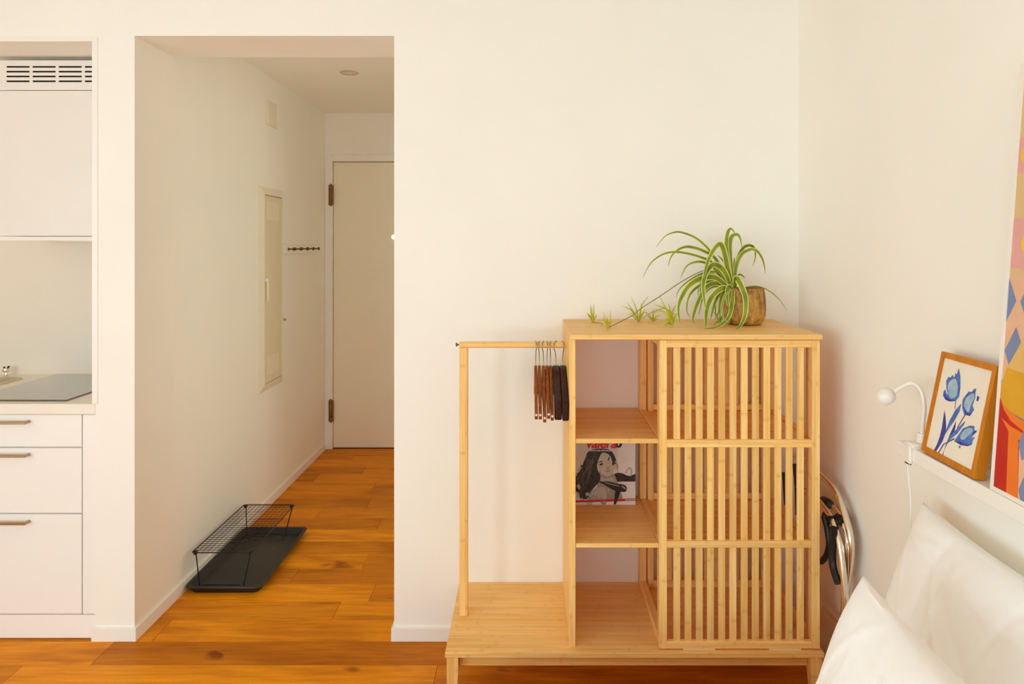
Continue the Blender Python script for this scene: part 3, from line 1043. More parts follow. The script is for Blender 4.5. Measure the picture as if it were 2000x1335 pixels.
# strands and curls
strand = ink('print_hair_light', (0.11, 0.095, 0.08), (0.20, 0.175, 0.15), 60)
rs = random.Random(11)
for k in range(26):
    x0_, y0_ = rs.uniform(300, 520), rs.uniform(280, 420)
    x3, y3 = rs.uniform(150, 420), rs.uniform(700, 1040)
    ps_ = [(x0_ + (x3 - x0_) * t + 26 * math.sin(t * 9 + k), y0_ + (y3 - y0_) * t) for t in [i / 9 for i in range(10)]]
    if x3 > 380 and y3 > 900: continue
    wv = rs.uniform(2.5, 6)
    pr.px(C_([(a + wv, b) for a, b in ps_] + [(a - wv * .3, b) for a, b in ps_[::-1]]), strand if k % 3 else hair)
for q in range(16):
    cx_, cy_ = rs.choice([(150, 690), (135, 800), (160, 930), (190, 1040), (240, 1090), (330, 1060), (230, 560), (800, 440), (830, 500)])
    cx_ += rs.uniform(-25, 25); cy_ += rs.uniform(-35, 35); rr = rs.uniform(14, 30)
    pr.px(C_([(cx_ + rr * (1 + .35 * math.sin(3 * a + q)) * math.cos(a), cy_ + rr * 1.3 * math.sin(a)) for a in [i * .7 for i in range(9)]]), hair if q % 4 else mid, True)
# face
pr.px(C_([(540, 380), (590, 300), (680, 315), (740, 390), (775, 500), (790, 600), (750, 680), (680, 705), (600, 680), (540, 600), (505, 500)]), skin, True)
pr.px(C_([(520, 470), (560, 445), (605, 450), (560, 465)]), hair, True)
pr.px(C_([(535, 505), (570, 480), (610, 488), (580, 515), (550, 520)]), hair, True)
pr.px(C_([(690, 420), (700, 380), (720, 370), (708, 420), (690, 445)]), hair, True)
pr.px(C_([(650, 560), (690, 550), (715, 575), (680, 580)]), skin2, True)
pr.px(C_([(635, 612), (690, 610), (735, 585), (710, 625), (660, 632)]), skin2, True)
pr.px(C_([(640, 614), (690, 618), (730, 594), (690, 612)]), blk, True)
pr.px(C_([(545, 640), (620, 690), (700, 706), (760, 670), (745, 720), (640, 745), (560, 700)]), skin2, True)
pr.px(C_([(760, 470), (790, 440), (830, 480), (860, 520), (850, 600), (830, 560), (800, 520), (770, 520)]), hair, True)
pr.px(C_([(790, 500), (840, 500), (850, 590), (800, 570)]), skin, True)
# hair dryer
pr.px(C_([(545, 790), (600, 800), (690, 795), (820, 830), (960, 850), (1010, 890), (1015, 930), (990, 975), (900, 975), (820, 960), (700, 900), (600, 840), (550, 820)]), blk, True)
pr.px(C_([(815, 960), (905, 965), (870, 1080), (830, 1190), (780, 1195), (800, 1090)]), blk)
pr.px(C_([(640, 810), (740, 835), (870, 870), (890, 885), (760, 855), (650, 825)]), shine, True)
pr.px(C_([(920, 870), (960, 880), (1000, 920), (995, 935), (940, 900)]), shine, True)
pr.px(C_([(690, 930), (705, 930), (705, 950), (690, 950)]), wht, True)
# red band and white foot
pr.px(C_([(100, 1128), (1200, 1088), (1200, 1132), (100, 1162)]), red)
pr.px(C_([(100, 1164), (1200, 1134), (1200, 1240), (100, 1240)]), wht)
pr.px(C_([(310, 1165), (420, 1160), (400, 1200), (330, 1200)]), mid, True)
pr.px(C_([(560, 1160), (640, 1130), (660, 1180), (600, 1200)]), skin2, True)
pr.px(C_([(815, 1080), (862, 1080), (830, 1190), (782, 1195)]), blk)
pr.px(C_([(985, 1108), (1165, 1100), (1165, 1122), (985, 1132)]), mid)
pr.build('cover_print', bx)
ua, ub = bp.uv(1110 + 300 / 8.9, 850 + 212 / 8.9)
text_mesh('valera', 5.2, 0.22, 0.12, bp, ua, ub, .14, red, 'logo_lettering', bx, 0.92)
dc = bp.uv(1110 + 872 / 8.9, 850 + 150 / 8.9)
pr2 = Print(bp, BWd, BHt)
pr2.k = 50
pr2.poly([(dc[0] + 1.30 * math.cos(a * math.pi / 12), dc[1] + 1.30 * math.sin(a * math.pi / 12)) for a in range(24)], blk)
pr2.poly([(dc[0] - .5, dc[1] + .55), (dc[0], dc[1] - .75), (dc[0] + .55, dc[1] + .6), (dc[0] + .1, dc[1] + .1)], wht)
pr2.build('logo_disc', bx)
ua, ub = bp.uv(1110 + 370 / 8.9, 850 + 272 / 8.9)
text_mesh('SWISS HAIR SPECIALISTS', .78, 0.0, 0.02, bp, ua, ub, .16, wht, 'tagline_lettering', bx)

# ------------------------------------------------------------------ potted spider plant on top
PC = Vector((77.3, 252.5, TZ))
pl = thing('potted_spider_plant', PC, 'potted spider plant with trailing plantlets on top of the wardrobe', 'plant')
prof = [(4.6, 0.0), (5.6, .15), (6.6, 1.2), (7.25, 3.2), (7.5, 6.0), (7.35, 9.0), (7.0, 11.6), (6.75, 12.8), (6.6, 13.1),
        (6.25, 13.0), (6.3, 11.5)]
potm = MB().lathe(prof, PC, 40, caps=True).build('pot', M['pot'], pl, smooth=True)
MB().lathe([(6.4, 11.6), (3, 12.1), (.2, 12.3)], PC, 28).build('soil', M['soil'], pl, smooth=True)
K = lambda cx, cy: (1100 + cx / 4, 430 + cy / 4)
rl = random.Random(5)


def ribbon(pts, w, mats, name, parent, roll=0.0, tipw=.08, fold=.25, seg=5, edge=.30, base=.55):
    c_ = crom(pts, seg)
    n = len(c_)
    mb = MB()
    vs = []
    prev = None
    for i, p in enumerate(c_):
        t = (c_[min(i + 1, n - 1)] - c_[max(i - 1, 0)]).normalized()
        view = (p - Vector((0, 0, EYE))).normalized()
        side = t.cross(view)
        if side.length < .05 and prev: side = prev
        side = side.normalized()
        if prev and side.dot(prev) < 0: side = -side
        prev = side
        side = (Matrix.Rotation(roll, 3, t) @ side).normalized()
        nn = side.cross(t).normalized()
        u = i / (n - 1)
        wd_ = w * min(1.0, base + 2.2 * u) * (1 - u ** 2.6 * (1 - tipw)) / 2
        for s in (-1, -(1 - edge), 0, 1 - edge, 1):
            vs.append(p + side * (s * wd_) + nn * (fold * wd_ * abs(s)))
    fs, mi = [], []
    for i in range(n - 1):
        for j in range(4):
            fs.append((i * 5 + j, i * 5 + j + 1, i * 5 + 6 + j, i * 5 + 5 + j))
            mi.append(1 if j in (0, 3) else 0)
    mb.v = vs; mb.f = fs; mb.m = mi
    return mb.build(name, mats, parent, origin=c_[0], smooth=True)


def kleaf(cpts, w, d0, d1, roll=0.0, mats=None, dm=None, parent=None):
    n = len(cpts)
    pts = []
    for i, (cx, cy) in enumerate(cpts):
        u = i / (n - 1)
        d = d0 + (d1 - d0) * u if dm is None else (d0 * (1 - u) ** 2 + 2 * dm * u * (1 - u) + d1 * u * u)
        px, py = K(cx, cy)
        p = P(px, py, d)
        p.z = max(p.z, TZ + .25)
        pts.append(p)
    return ribbon(pts, 1.22 * w * d0 / FPX, mats or [M['leaf'], M['leaf_edge']], 'leaf', parent or pl, roll)


B = 252
kleaf([(1330, 530), (1290, 330), (1275, 200), (1285, 100), (1310, 65), (1345, 105)], 8.5, B, 249, .2)
kleaf([(1335, 530), (1310, 350), (1302, 200), (1320, 125), (1362, 112), (1385, 150), (1395, 210)], 8.5, B, 251, .1)
kleaf([(1340, 530), (1350, 370), (1390, 270), (1450, 230), (1510, 235), (1560, 310), (1580, 415)], 7.5, B, 254, -.2)
kleaf([(1338, 530), (1358, 330), (1400, 225), (1450, 196), (1490, 215), (1502, 280), (1480, 360)], 6.5, B + 1, 257, .3)
kleaf([(1322, 530), (1285, 370), (1245, 205), (1205, 195), (1145, 285), (1110, 390), (1098, 450)], 9.5, B - 1, 241, 0)
kleaf([(1318, 535), (1260, 400), (1190, 345), (1130, 385), (1095, 490), (1100, 600), (1116, 700)], 10, B - 2, 239, 0)
kleaf([(1310, 530), (1200, 330), (1140, 230), (1040, 140), (930, 95), (860, 95), (790, 130), (725, 210)], 4.5, B + 1, 246, .2)
kleaf([(1310, 530), (1200, 310), (1100, 240), (1000, 208), (940, 210), (880, 242), (840, 290), (820, 360)], 6.0, B, 250, .3)
kleaf([(1300, 530), (1180, 345), (1080, 290), (950, 255), (850, 248), (760, 275), (680, 340), (620, 450)], 4.6, B - 1, 240, -.2)
kleaf([(1300, 530), (1180, 375), (1100, 328), (1030, 326), (960, 362), (915, 460)], 5.5, B + 2, 256, .4)
kleaf([(1300, 535), (1200, 452), (1100, 448), (1000, 495), (930, 590), (900, 690), (915, 815)], 10.5, B - 2, 240, 0)
kleaf([(1300, 535), (1180, 470), (1060, 512), (985, 590), (965, 700), (992, 760)], 5.5, B + 1, 250, .4)
kleaf([(1312, 540), (1240, 530), (1160, 600), (1122, 700), (1115, 790), (1112, 848)], 10, B - 3, 238, 0)
kleaf([(1330, 545), (1318, 650), (1290, 760), (1200, 832), (1105, 852)], 7.5, B - 5, 238, .2)
kleaf([(1340, 530), (1350, 450), (1385, 500), (1425, 610), (1420, 740), (1385, 820), (1350, 855)], 10, B - 2, 236.5, 0, dm=240)
kleaf([(1315, 540), (1295, 515), (1280, 570), (1285, 640), (1300, 690)], 8, B - 3, 242, 0)
kleaf([(1320, 540), (1255, 560), (1225, 640), (1215, 720), (1180, 785)], 6, B - 2, 244, .3)
kleaf([(1400, 530), (1500, 515), (1590, 540), (1670, 600), (1720, 660), (1750, 712)], 2.4, B, 247, .3)
kleaf([(1300, 535), (1200, 462), (1130, 455), (1080, 510), (1062, 610)], 7, B + 2, 258, .5)
kleaf([(1310, 540), (1220, 492), (1130, 512), (1070, 600), (1030, 700), (1014, 775), (1034, 815)], 8.5, B, 244, .1)
kleaf([(1320, 535), (1240, 420), (1150, 400), (1050, 430), (950, 495), (900, 550), (880, 610)], 4.2, B + 3, 260, .4)
kleaf([(1345, 530), (1370, 430), (1400, 432), (1418, 452)], 4, B + 2, 254, .3)
kleaf([(1330, 530), (1335, 400), (1338, 288)], 7, B + 2, 253, .5)
kleaf([(1300, 530), (1210, 520), (1190, 600), (1188, 690), (1192, 770)], 6, B + 2, 254, .5)
kleaf([(1310, 530), (1190, 510), (1110, 560), (1080, 640), (1060, 740)], 5.5, B + 4, 258, .4)
kleaf([(1325, 535), (1270, 450), (1200, 405), (1120, 425), (1060, 520), (1055, 600)], 5, B + 3, 259, .3)
kleaf([(1325, 535), (1270, 480), (1200, 430), (1110, 420), (1030, 450)], 4.5, B + 3, 258, .3)
kleaf([(1330, 535), (1300, 440), (1240, 360), (1190, 300)], 6, B + 1, 254, .4)
kleaf([(1330, 535), (1310, 450), (1260, 330), (1205, 270)], 5, B + 3, 258, .5)
kleaf([(1300, 540), (1230, 560), (1180, 660), (1150, 780)], 6.5, B - 1, 246, .1)
kleaf([(1318, 540), (1262, 590), (1240, 680), (1250, 760), (1290, 800), (1310, 760)], 3.5, B - 6, 240, .2)

YM = [M['leaf_young'], M['leaf_young']]


def kline(cpts, ds, r, name, parent, mat):
    pts = []
    for (cx, cy), d in zip(cpts, ds):
        px, py = K(cx, cy)
        p = P(px, py, d); p.z = max(p.z, TZ + r)
        pts.append(p)
    return MB().tube(crom(pts, 6), r, 6).build(name, mat, parent, smooth=True)


kline([(1320, 530), (1200, 380), (1090, 395), (940, 470), (760, 590), (620, 680), (540, 742), (420, 805), (352, 838)],
      [252, 252, 251, 250, 249, 247, 246, 243, 241.5], .17, 'runner', pl, M['runner'])
kline([(352, 838), (300, 806), (232, 798)], [241.5, 252, 258], .13, 'runner', pl, M['runner'])
kline([(540, 742), (575, 780), (592, 790)], [246, 255, 260], .13, 'runner', pl, M['runner'])
kline([(620, 770), (690, 720), (790, 690), (870, 735)], [260, 258, 256, 254], .12, 'runner', pl, M['runner'])


def plantlet(base, d, tips, w, mats):
    px, py = K(*base)
    b = P(px, py, d); b.z = TZ + .15
    root = MB().lathe([(.28, 0), (.42, .5), (.36, 1.3), (.12, 1.9)], b, 10).build('plantlet', M['leaf_young'], pl, smooth=True)
    for i, (tx, ty, bend) in enumerate(tips):
        cx, cy = base
        m_ = ((cx + tx) / 2 + bend[0], (cy + ty) / 2 + bend[1])
        dd = d + rl.uniform(-4, 3)
        pts = []
        for (qx, qy), q in zip(((cx, cy - 12), ((cx * 3 + m_[0]) / 4, (cy * 3 + m_[1]) / 4 - 6), m_, (tx, ty)), (d, d, (d + dd) / 2, dd)):
            a, bb = K(qx, qy)
            p = P(a, bb, q); p.z = max(p.z, TZ + .2)
            pts.append(p)
        ribbon(pts, .88 * w * d / FPX, mats, 'leaf', root, rl.uniform(-.4, .4))


LM = [M['leaf_young'], M['leaf_young']]
LG = [M['leaf'], M['leaf_edge']]
plantlet((230, 796), 258, [(212, 650, (-4, 0)), (238, 648, (6, 0)), (222, 668, (0, 0)), (185, 720, (-4, -14)), (260, 735, (8, -10)), (192, 742, (0, -10))], 4.2, LM)
plantlet((352, 838), 241.5, [(372, 698, (4, 0)), (312, 715, (0, 0)), (308, 755, (-2, -6)), (340, 745, (0, 0)), (285, 832, (-4, -16)), (382, 770, (4, -4))], 3.8, LM)
plantlet((592, 792), 260, [(528, 590, (10, 0)), (500, 640, (0, -5)), (458, 668, (10, -26)), (668, 592, (-14, -30)), (610, 640, (4, 0)), (505, 745, (-4, -45)),
                           (690, 745, (-6, -50)), (560, 650, (0, 0)), (640, 690, (0, -10)), (625, 740, (10, -20))], 4.0, [M['leaf_young'], M['leaf_young']])
plantlet((702, 797), 259, [(645, 720, (-4, -4)), (760, 742, (0, -20)), (700, 690, (0, 0)), (745, 770, (0, -8)), (660, 735, (0, -12)), (775, 700, (-30, -25))], 3.6, LM)
plantlet((850, 812), 249, [(748, 582, (6, 0)), (700, 692, (14, -36)), (885, 655, (-12, -22)), (825, 650, (4, 0)), (760, 815, (0, -40)), (905, 715, (0, -18)),
                           (790, 838, (-6, -20)), (712, 660, (30, -40))], 5.6, [M['leaf_young'], M['leaf_young']])
plantlet((1222, 800), 246, [(1180, 690, (0, 0)), (1300, 690, (-10, -20)), (1160, 690, (0, -6)), (1230, 660, (0, 0)), (1305, 760, (0, -30)), (1260, 690, (0, 0)),
                            (1170, 850, (0, -30)), (1280, 830, (10, -20))], 3.6, LG)

# ------------------------------------------------------------------ folded chair leaning between wardrobe and right wall
fc = thing('folded_chair', (98, 235, 0), 'folded chrome tubular chair with black straps behind the wardrobe end', 'chair')


def Q(px, py, x):
    """point in the upright plane x = const seen at a pixel"""
    d = x * FPX / (px - VX)
    return Vector((x, d, EYE - (py - VY) * d / FPX))


outer = crom([Q(1548, 884, 99.5), Q(1575, 900, 99.5), Q(1605, 928, 99.5), Q(1630, 956, 99.5), Q(1650, 1005, 99.5), Q(1662, 1055, 99.5), Q(1660, 1100, 99.5),
              Q(1653, 1150, 99.5), Q(1648, 1200, 99.5)], 6)
o_end = outer[-1]
outer += [Vector((99.6, o_end.y + 2, 18)), Vector((99.6, o_end.y + 3, 1.0))]
MB().tube(outer, 1.05, 14).build('outer_frame', M['chrome'], fc, smooth=True)
inner = crom([Q(1560, 950, 97.0), Q(1590, 970, 97.0), Q(1612, 992, 97.0), Q(1628, 1020, 97.0), Q(1640, 1060, 97.0), Q(1646, 1110, 97.0), Q(1651, 1170, 97.0)], 6)
i_end = inner[-1]
inner += [Vector((97.2, i_end.y - 1, 20)), Vector((97.2, i_end.y - 1, 1.0))]
MB().tube(inner, 1.1, 14).build('inner_frame', M['chrome'], fc, smooth=True)
mid_ = crom([Q(1596, 966, 99.0), Q(1622, 985, 99.0), Q(1642, 1010, 99.0), Q(1652, 1040, 99.0), Q(1656, 1070, 99.0), Q(1650, 1130, 99.0), Q(1647, 1180, 99.0)], 6)
MB().tube(mid_, .75, 12).build('link_bar', M['chrome'], fc, smooth=True)
rear = [Q(1548, 884, 99.5), Q(1540, 920, 99.5), Q(1538, 990, 99.5)]
rear = crom(rear, 5)
rear += [Vector((99.5, rear[-1].y, 1.0))]
MB().tube(rear, 1.05, 12).build('rear_frame', M['chrome'], fc, smooth=True)
for a, b, x in (((1606, 976), (1622, 985), 98.6), ((1612, 1004), (1628, 1018), 97.0), ((1636, 1008), (1648, 1022), 98.9)):
    pa, pb = Q(*a, x), Q(*b, x)
    MB().tube([pa, pa.lerp(pb, .15), pa.lerp(pb, .85), pb], [1.2, 1.55, 1.55, 1.2], 12).build('sleeve_joint', M['black'], fc, smooth=True)
for pts, w in (([(1610, 1008), (1617, 1040), (1619, 1065), (1614, 1085), (1604, 1096)], 1.0),
               ([(1629, 1030), (1626, 1070), (1627, 1105), (1637, 1138)], 1.2),
               ([(1532, 922), (1534, 955), (1536, 985)], .9), ([(1552, 905), (1556, 950), (1558, 1005)], .8)):
    ps = crom([Q(a, b, 95.6 if a > 1600 else 96.5) for a, b in pts], 5)
    MB().tube(ps, [w] * len(ps), 8, flat=1.0).build('strap', M['black'], fc, smooth=True)
for z in (30, 10):
    MB().tube([(99.5, rear[-1].y, z), (99.6, o_end.y + 2.5, z)], .7, 10).build('cross_bar', M['chrome'], fc, smooth=True)

# ------------------------------------------------------------------ picture ledge on the right wall
LX, LY0, LY1, LZ0, LZ1 = 93.5, 40.0, 179.3, 98.4, 101.8
lg = thing('picture_ledge', (98.5, 110, LZ0), 'narrow white picture ledge on the right wall above the pillows', 'shelf')
MB().box(LX, XR, LY0, LY1, LZ0, LZ1, .2).build('board', M['trim'], lg)
MB().box(XR - 1.2, XR, LY0, LY1, LZ1, LZ1 + .5, .1).build('back_strip', M['trim'], lg)

# clip lamp at the far end of the ledge
lm = thing('clip_lamp', (96, 173, LZ0), 'small white gooseneck clip lamp at the end of the picture ledge', 'lamp')
DL = 173.0
cl = MB()
cl.box(92.9, 98.6, 170.6, 175.0, LZ1 + .02, LZ1 + 1.3, .4)
cl.box(92.7, 93.45, 171.6, 174.0, LZ0 - .7, LZ1 + .6, .2)
cl.box(92.7, 95.0, 171.6, 174.0, LZ0 - .7, LZ0 - .05, .2)
cl.tube([(96.5, 172.6, LZ1 + 1.4), (96.4, 172.6, LZ1 + 3.6)], [1.5, 1.1], 14)
cl.build('clamp', M['white_plastic'], lm, smooth=True)
neck = crom([P(1800, 858, 172.6), P(1803, 820, 172.6), P(1805, 795, 173), P(1801, 768, 174), P(1789, 751, 175), P(1774, 749, 176), P(1759, 757, 177), P(1748, 764, 178)], 6)
MB().tube(neck, .52, 12).build('gooseneck', M['white_plastic'], lm, smooth=True)
hc = P(1733, 772, 179)
ax = (P(1748, 764, 178) - P(1716, 781, 180.5)).normalized()
mbh = MB()
prof = [(.9, 1.7), (1.6, 1.3), (2.05, .5), (2.15, -.5), (2.05, -1.6), (1.7, -2.0), (.3, -1.9)]
rot = ax.to_track_quat('Z', 'Y').to_matrix()
mbh.lathe(prof, (0, 0, 0), 24)
mbh.v = [hc + rot @ v for v in mbh.v]
mbh.build('lamp_head', M['white_plastic'], lm, smooth=True)
cord = crom([(93.0, 172.8, LZ0 - .6), P(1774, 930, 172.8), P(1778, 970, 173), P(1779, 1010, 174), P(1776, 1060, 175), (92.0, 176, 55), (92.5, 177.5, 30), (93.5, 178, .4)], 6)
MB().tube(cord, .2, 6).build('cord', M['white_plastic'], lm, smooth=True)

# framed tulip print leaning on the wall
def leaning(origin_far_bottom, near_bottom, top_shift, height):
    """plane of a picture: right = towards the camera along the ledge, up = leaning back"""
    a, b = Vector(origin_far_bottom), Vector(near_bottom)
    u = (b - a).normalized()
    v = Vector((top_shift, 0, math.sqrt(height * height - top_shift * top_shift)))
    v = (v - u * v.dot(u)).normalized()
    return Plane(a, u, v), (b - a).length


fp, FW = leaning((94.1, 169.0, LZ1 + .48), (93.6, 148.2, LZ1 + .48), 4.9, 24.2)
FH = 24.2
fr = thing('tulip_picture', fp.at(FW / 2, 0), 'small oak-framed picture of three blue tulips on the ledge', 'picture')


def frame_parts(pl_, W, H, bw, dep, mat, parent):
    def q(a, b, h): return pl_.at(a, b, h)
    for (a0, b0, a1, b1, c0, d0, c1, d1) in ((0, 0, W, 0, bw, bw, W - bw, bw), (W, 0, W, H, W - bw, bw, W - bw, H - bw),
                                             (W, H, 0, H, W - bw, H - bw, bw, H - bw), (0, H, 0, 0, bw, H - bw, bw, bw)):
        vs = [q(a0, b0, 0), q(a1, b1, 0), q(c1, d1, 0), q(c0, d0, 0), q(a0, b0, -dep), q(a1, b1, -dep), q(c1, d1, -dep), q(c0, d0, -dep)]
        MB().add(vs, [(0, 1, 2, 3), (7, 6, 5, 4), (0, 4, 5, 1), (1, 5, 6, 2), (2, 6, 7, 3), (3, 7, 4, 0)]).build('frame_bar', mat, parent)


frame_parts(fp, FW, FH, 1.35, 2.4, M['frame_wood'], fr)
ip = Plane(fp.at(1.3, 1.3, -.3), fp.u, fp.v)
IW, IH = FW - 2.6, FH - 2.6
sh = MB()
sh.add([ip.at(0, 0), ip.at(IW, 0), ip.at(IW, IH), ip.at(0, IH), ip.at(0, 0, -.4), ip.at(IW, 0, -.4), ip.at(IW, IH, -.4), ip.at(0, IH, -.4)],
       [(0, 1, 2, 3), (7, 6, 5, 4), (0, 4, 5, 1), (1, 5, 6, 2), (2, 6, 7, 3), (3, 7, 4, 0)])
sh.build('backing_sheet', M['paper'], fr)
t1 = ink('tulip_blue', (0.035, 0.10, 0.42), (0.10, 0.22, 0.58), 50)
t2 = ink('tulip_deep_blue', (0.020, 0.022, 0.24), (0.045, 0.06, 0.40), 60)
t3 = ink('tulip_pale_blue', (0.24, 0.42, 0.62), (0.44, 0.56, 0.66), 40)
st = ink('tulip_stem', (0.05, 0.035, 0.14), (0.10, 0.06, 0.18), 60)
F_ = lambda pts: [(1790 + x / 4.606, 670 + y / 4.603) for x, y in pts]
tp = Print(ip, IW, IH, .1)
# stems
for q in ([(350, 520), (356, 520), (350, 590), (344, 590)], [(435, 640), (442, 645), (370, 765), (362, 760)],
          [(340, 850), (345, 862), (250, 910), (190, 1005), (183, 1000), (240, 905)]):
    tp.px(F_(q), st)
# leaves
tp.px(F_([(252, 600), (262, 660), (268, 750), (262, 810), (235, 880), (165, 990), (143, 985), (180, 920), (210, 840), (230, 750)]), t2)
tp.px(F_([(405, 540), (390, 610), (340, 700), (270, 800), (225, 880), (262, 790), (300, 690), (350, 600)]), t1)
tp.px(F_([(358, 695), (350, 760), (330, 830), (285, 890), (250, 960), (236, 1030), (226, 1025), (262, 920), (300, 820)]), t2)
tp.px(F_([(442, 695), (430, 730), (370, 810), (300, 870), (265, 925), (290, 850), (340, 790)]), t1)
# tulip heads
tp.px(F_([(382, 222), (396, 300), (396, 400), (385, 480), (355, 520), (300, 522), (260, 505), (240, 470), (245, 430), (262, 415), (270, 450),
          (285, 462), (270, 400), (268, 340), (290, 300), (305, 310), (325, 285), (345, 310), (350, 265), (362, 280)]), t1)
tp.px(F_([(350, 320), (372, 380), (365, 460), (330, 495), (300, 480), (282, 400), (300, 345)]), t3, True)
tp.px(F_([(240, 470), (250, 440), (262, 470), (300, 500), (355, 520), (300, 524), (262, 508)]), t2)
tp.px(F_([(540, 405), (530, 450), (530, 490), (505, 560), (520, 600), (480, 650), (430, 645), (412, 580), (415, 510), (440, 470), (475, 430), (495, 440), (520, 410)]), t1)
tp.px(F_([(515, 450), (520, 500), (490, 560), (470, 620), (440, 600), (432, 530), (460, 480)]), t3, True)
tp.px(F_([(568, 485), (555, 520), (540, 520), (548, 470)]), t2)
tp.px(F_([(412, 560), (430, 600), (440, 640), (480, 655), (520, 600), (505, 620), (470, 635), (445, 600)]), t2)
tp.px(F_([(525, 745), (480, 740), (420, 765), (380, 820), (340, 880), (400, 915), (460, 925), (500, 910), (505, 880), (530, 840), (495, 850), (545, 790), (520, 780)]), t1)
tp.px(F_([(490, 760), (430, 780), (395, 840), (420, 870), (470, 830), (510, 790)]), t3, True)
tp.px(F_([(545, 780), (505, 800), (500, 825), (540, 800)]), t2)
tp.px(F_([(340, 880), (400, 915), (460, 925), (500, 912), (440, 905), (390, 885)]), t2)
tp.px(F_([(385, 920), (398, 925), (394, 945), (385, 940)]), st)
tp.build('tulip_print', fr)

# tall poster leaning on the ledge
pp, PWd = leaning((93.55, 143.0, LZ1 + .17), (93.55, 82.0, LZ1 + .17), 6.4, 86.3)
PH = 86.3
po = thing('tall_poster', pp.at(PWd / 2, 0), 'tall white-framed colourful poster leaning at the right picture edge', 'poster')
frame_parts(pp, PWd, PH, .9, 1.8, M['white_plastic'], po)
qp = Plane(pp.at(.85, .85, -.25), pp.u, pp.v)
QW, QH = PWd - 1.7, PH - 1.7
sh = MB()
sh.add([qp.at(0, 0), qp.at(QW, 0), qp.at(QW, QH), qp.at(0, QH), qp.at(0, 0, -.6), qp.at(QW, 0, -.6), qp.at(QW, QH, -.6), qp.at(0, QH, -.6)],
       [(0, 1, 2, 3), (7, 6, 5, 4), (0, 4, 5, 1), (1, 5, 6, 2), (2, 6, 7, 3), (3, 7, 4, 0)])
i_tan = ink('poster_tan', (0.66, 0.47, 0.22), (0.70, 0.52, 0.26), 4)
i_pink = ink('poster_pink', (0.72, 0.34, 0.33), (0.75, 0.38, 0.34), 6)
i_peach = ink('poster_peach', (0.74, 0.43, 0.27), (0.78, 0.48, 0.32), 6)
i_blue = ink('poster_blue', (0.17, 0.22, 0.40), (0.20, 0.26, 0.44), 8)
i_red = ink('poster_red', (0.50, 0.010, 0.004), (0.56, 0.020, 0.006), 8)
i_org = ink('poster_orange', (0.80, 0.17, 0.012), (0.86, 0.21, 0.02), 8)
i_yel = ink('poster_ochre', (0.66, 0.33, 0.010), (0.72, 0.38, 0.02), 8)
i_yel2 = ink('poster_bright_yellow', (0.80, 0.52, 0.03), (0.82, 0.56, 0.05), 8)
sh.build('poster_sheet', i_tan, po)
ap = Print(qp, QW, QH, .02)


def pz(py):  # height on the sheet seen at the far edge of the poster
    return qp.uv(1985, py)[1]


def pu(px, py): return qp.uv(px, py)


V = lambda px, py: qp.uv(px, py)
base_v = V(1965, 535)[1]
ap.poly([(0, 0), (QW, 0), (QW, base_v), (0, base_v)], i_peach)
# pink blossoms on the tan field
for (cx, cy, r) in ((2010, 300, 4.6), (2010, 475, 6.2)):
    a, b = V(cx, cy)
    ap.poly([(a + r * (1 + .16 * math.cos(5 * t)) * math.cos(t), b + r * (1 + .16 * math.cos(5 * t)) * math.sin(t)) for t in
             [2 * math.pi * k / 40 for k in range(40)]], i_pink)
    ap.poly([(a + 2.2 * math.cos(t), b + 2.2 * math.sin(t)) for t in [2 * math.pi * k / 16 for k in range(16)]], i_yel2)
a, b = V(2004, 462)
ap.poly([(a - 1.2, b - 1.2), (a + 2.5, b - 1.6), (a + 2, b + 1.8), (a - .4, b + 1)], i_yel2)
# harlequin diamonds
du = V(1985, 588)[0] - V(1958, 588)[0]
dw, dh = 2 * 3.45, (V(1985, 535)[1] - V(1960, 632)[1])
u0, v0 = V(1966, 585)
for r in range(0, 8):
    for c2 in range(-2, 10):
        uu = u0 + c2 * dw + (dw / 2 if r % 2 else 0)
        vv = v0 - r * dh * .5 * 2.0
        if r % 2 == 0 or True:
            ap.poly([(uu, vv + dh / 2), (uu + dw * .42, vv), (uu, vv - dh / 2), (uu - dw * .42, vv)], i_blue)
# vase body, red table and orange legs
vs_ = [(2000, 660), (1984, 690), (1966, 722), (1955, 755), (1954, 775), (1962, 792), (1980, 808), (2000, 818)]
vuv = [V(*p) for p in vs_]
cu_ = vuv[0][0] + 5.0
ap.poly([V(1950, 765), V(1962, 795), V(1985, 818), V(2000, 830), (QW * .75, V(2000, 830)[1]), (QW * .75, 0), V(1942, 960)], i_red)
ap.poly([V(1956, 780), V(1975, 805), V(2000, 822), (QW * .7, V(2000, 822)[1]), (QW * .7, V(2000, 836)[1]), V(2000, 842), V(1976, 822), V(1962, 800)], i_org)
ap.poly([V(1957, 815), V(1975, 832), V(2000, 846), (QW * .7, V(2000, 846)[1]), (QW * .7, V(2000, 862)[1]), V(1990, 858), V(1989, 984), V(1966, 968), V(1971, 842)], i_org)
rgt = [(2 * cu_ - a, b) for a, b in vuv[::-1]]
ap.poly(vuv + rgt, i_yel)
ap.poly([vuv[0], vuv[1], V(1968, 718), V(2000, 728)] + [(2 * cu_ - vuv[0][0], V(2000, 728)[1]), (2 * cu_ - vuv[0][0], vuv[0][1])], ink('poster_sand', (0.72, 0.45, 0.13), (0.74, 0.48, 0.16), 8))
# blue diamonds seen between the legs
a, b = V(1996, 880)
ap.poly([V(1992, 866), (a + 9, V(1992, 866)[1]), (a + 9, 0), V(1989, 986)], i_peach)
for py in (870, 960):
    a, b = V(1999, py)
    ap.poly([(a, b + 2.9), (a + 3.0, b), (a, b - 2.9), (a - 1.2, b)], i_blue)
ap.build('poster_print', po)

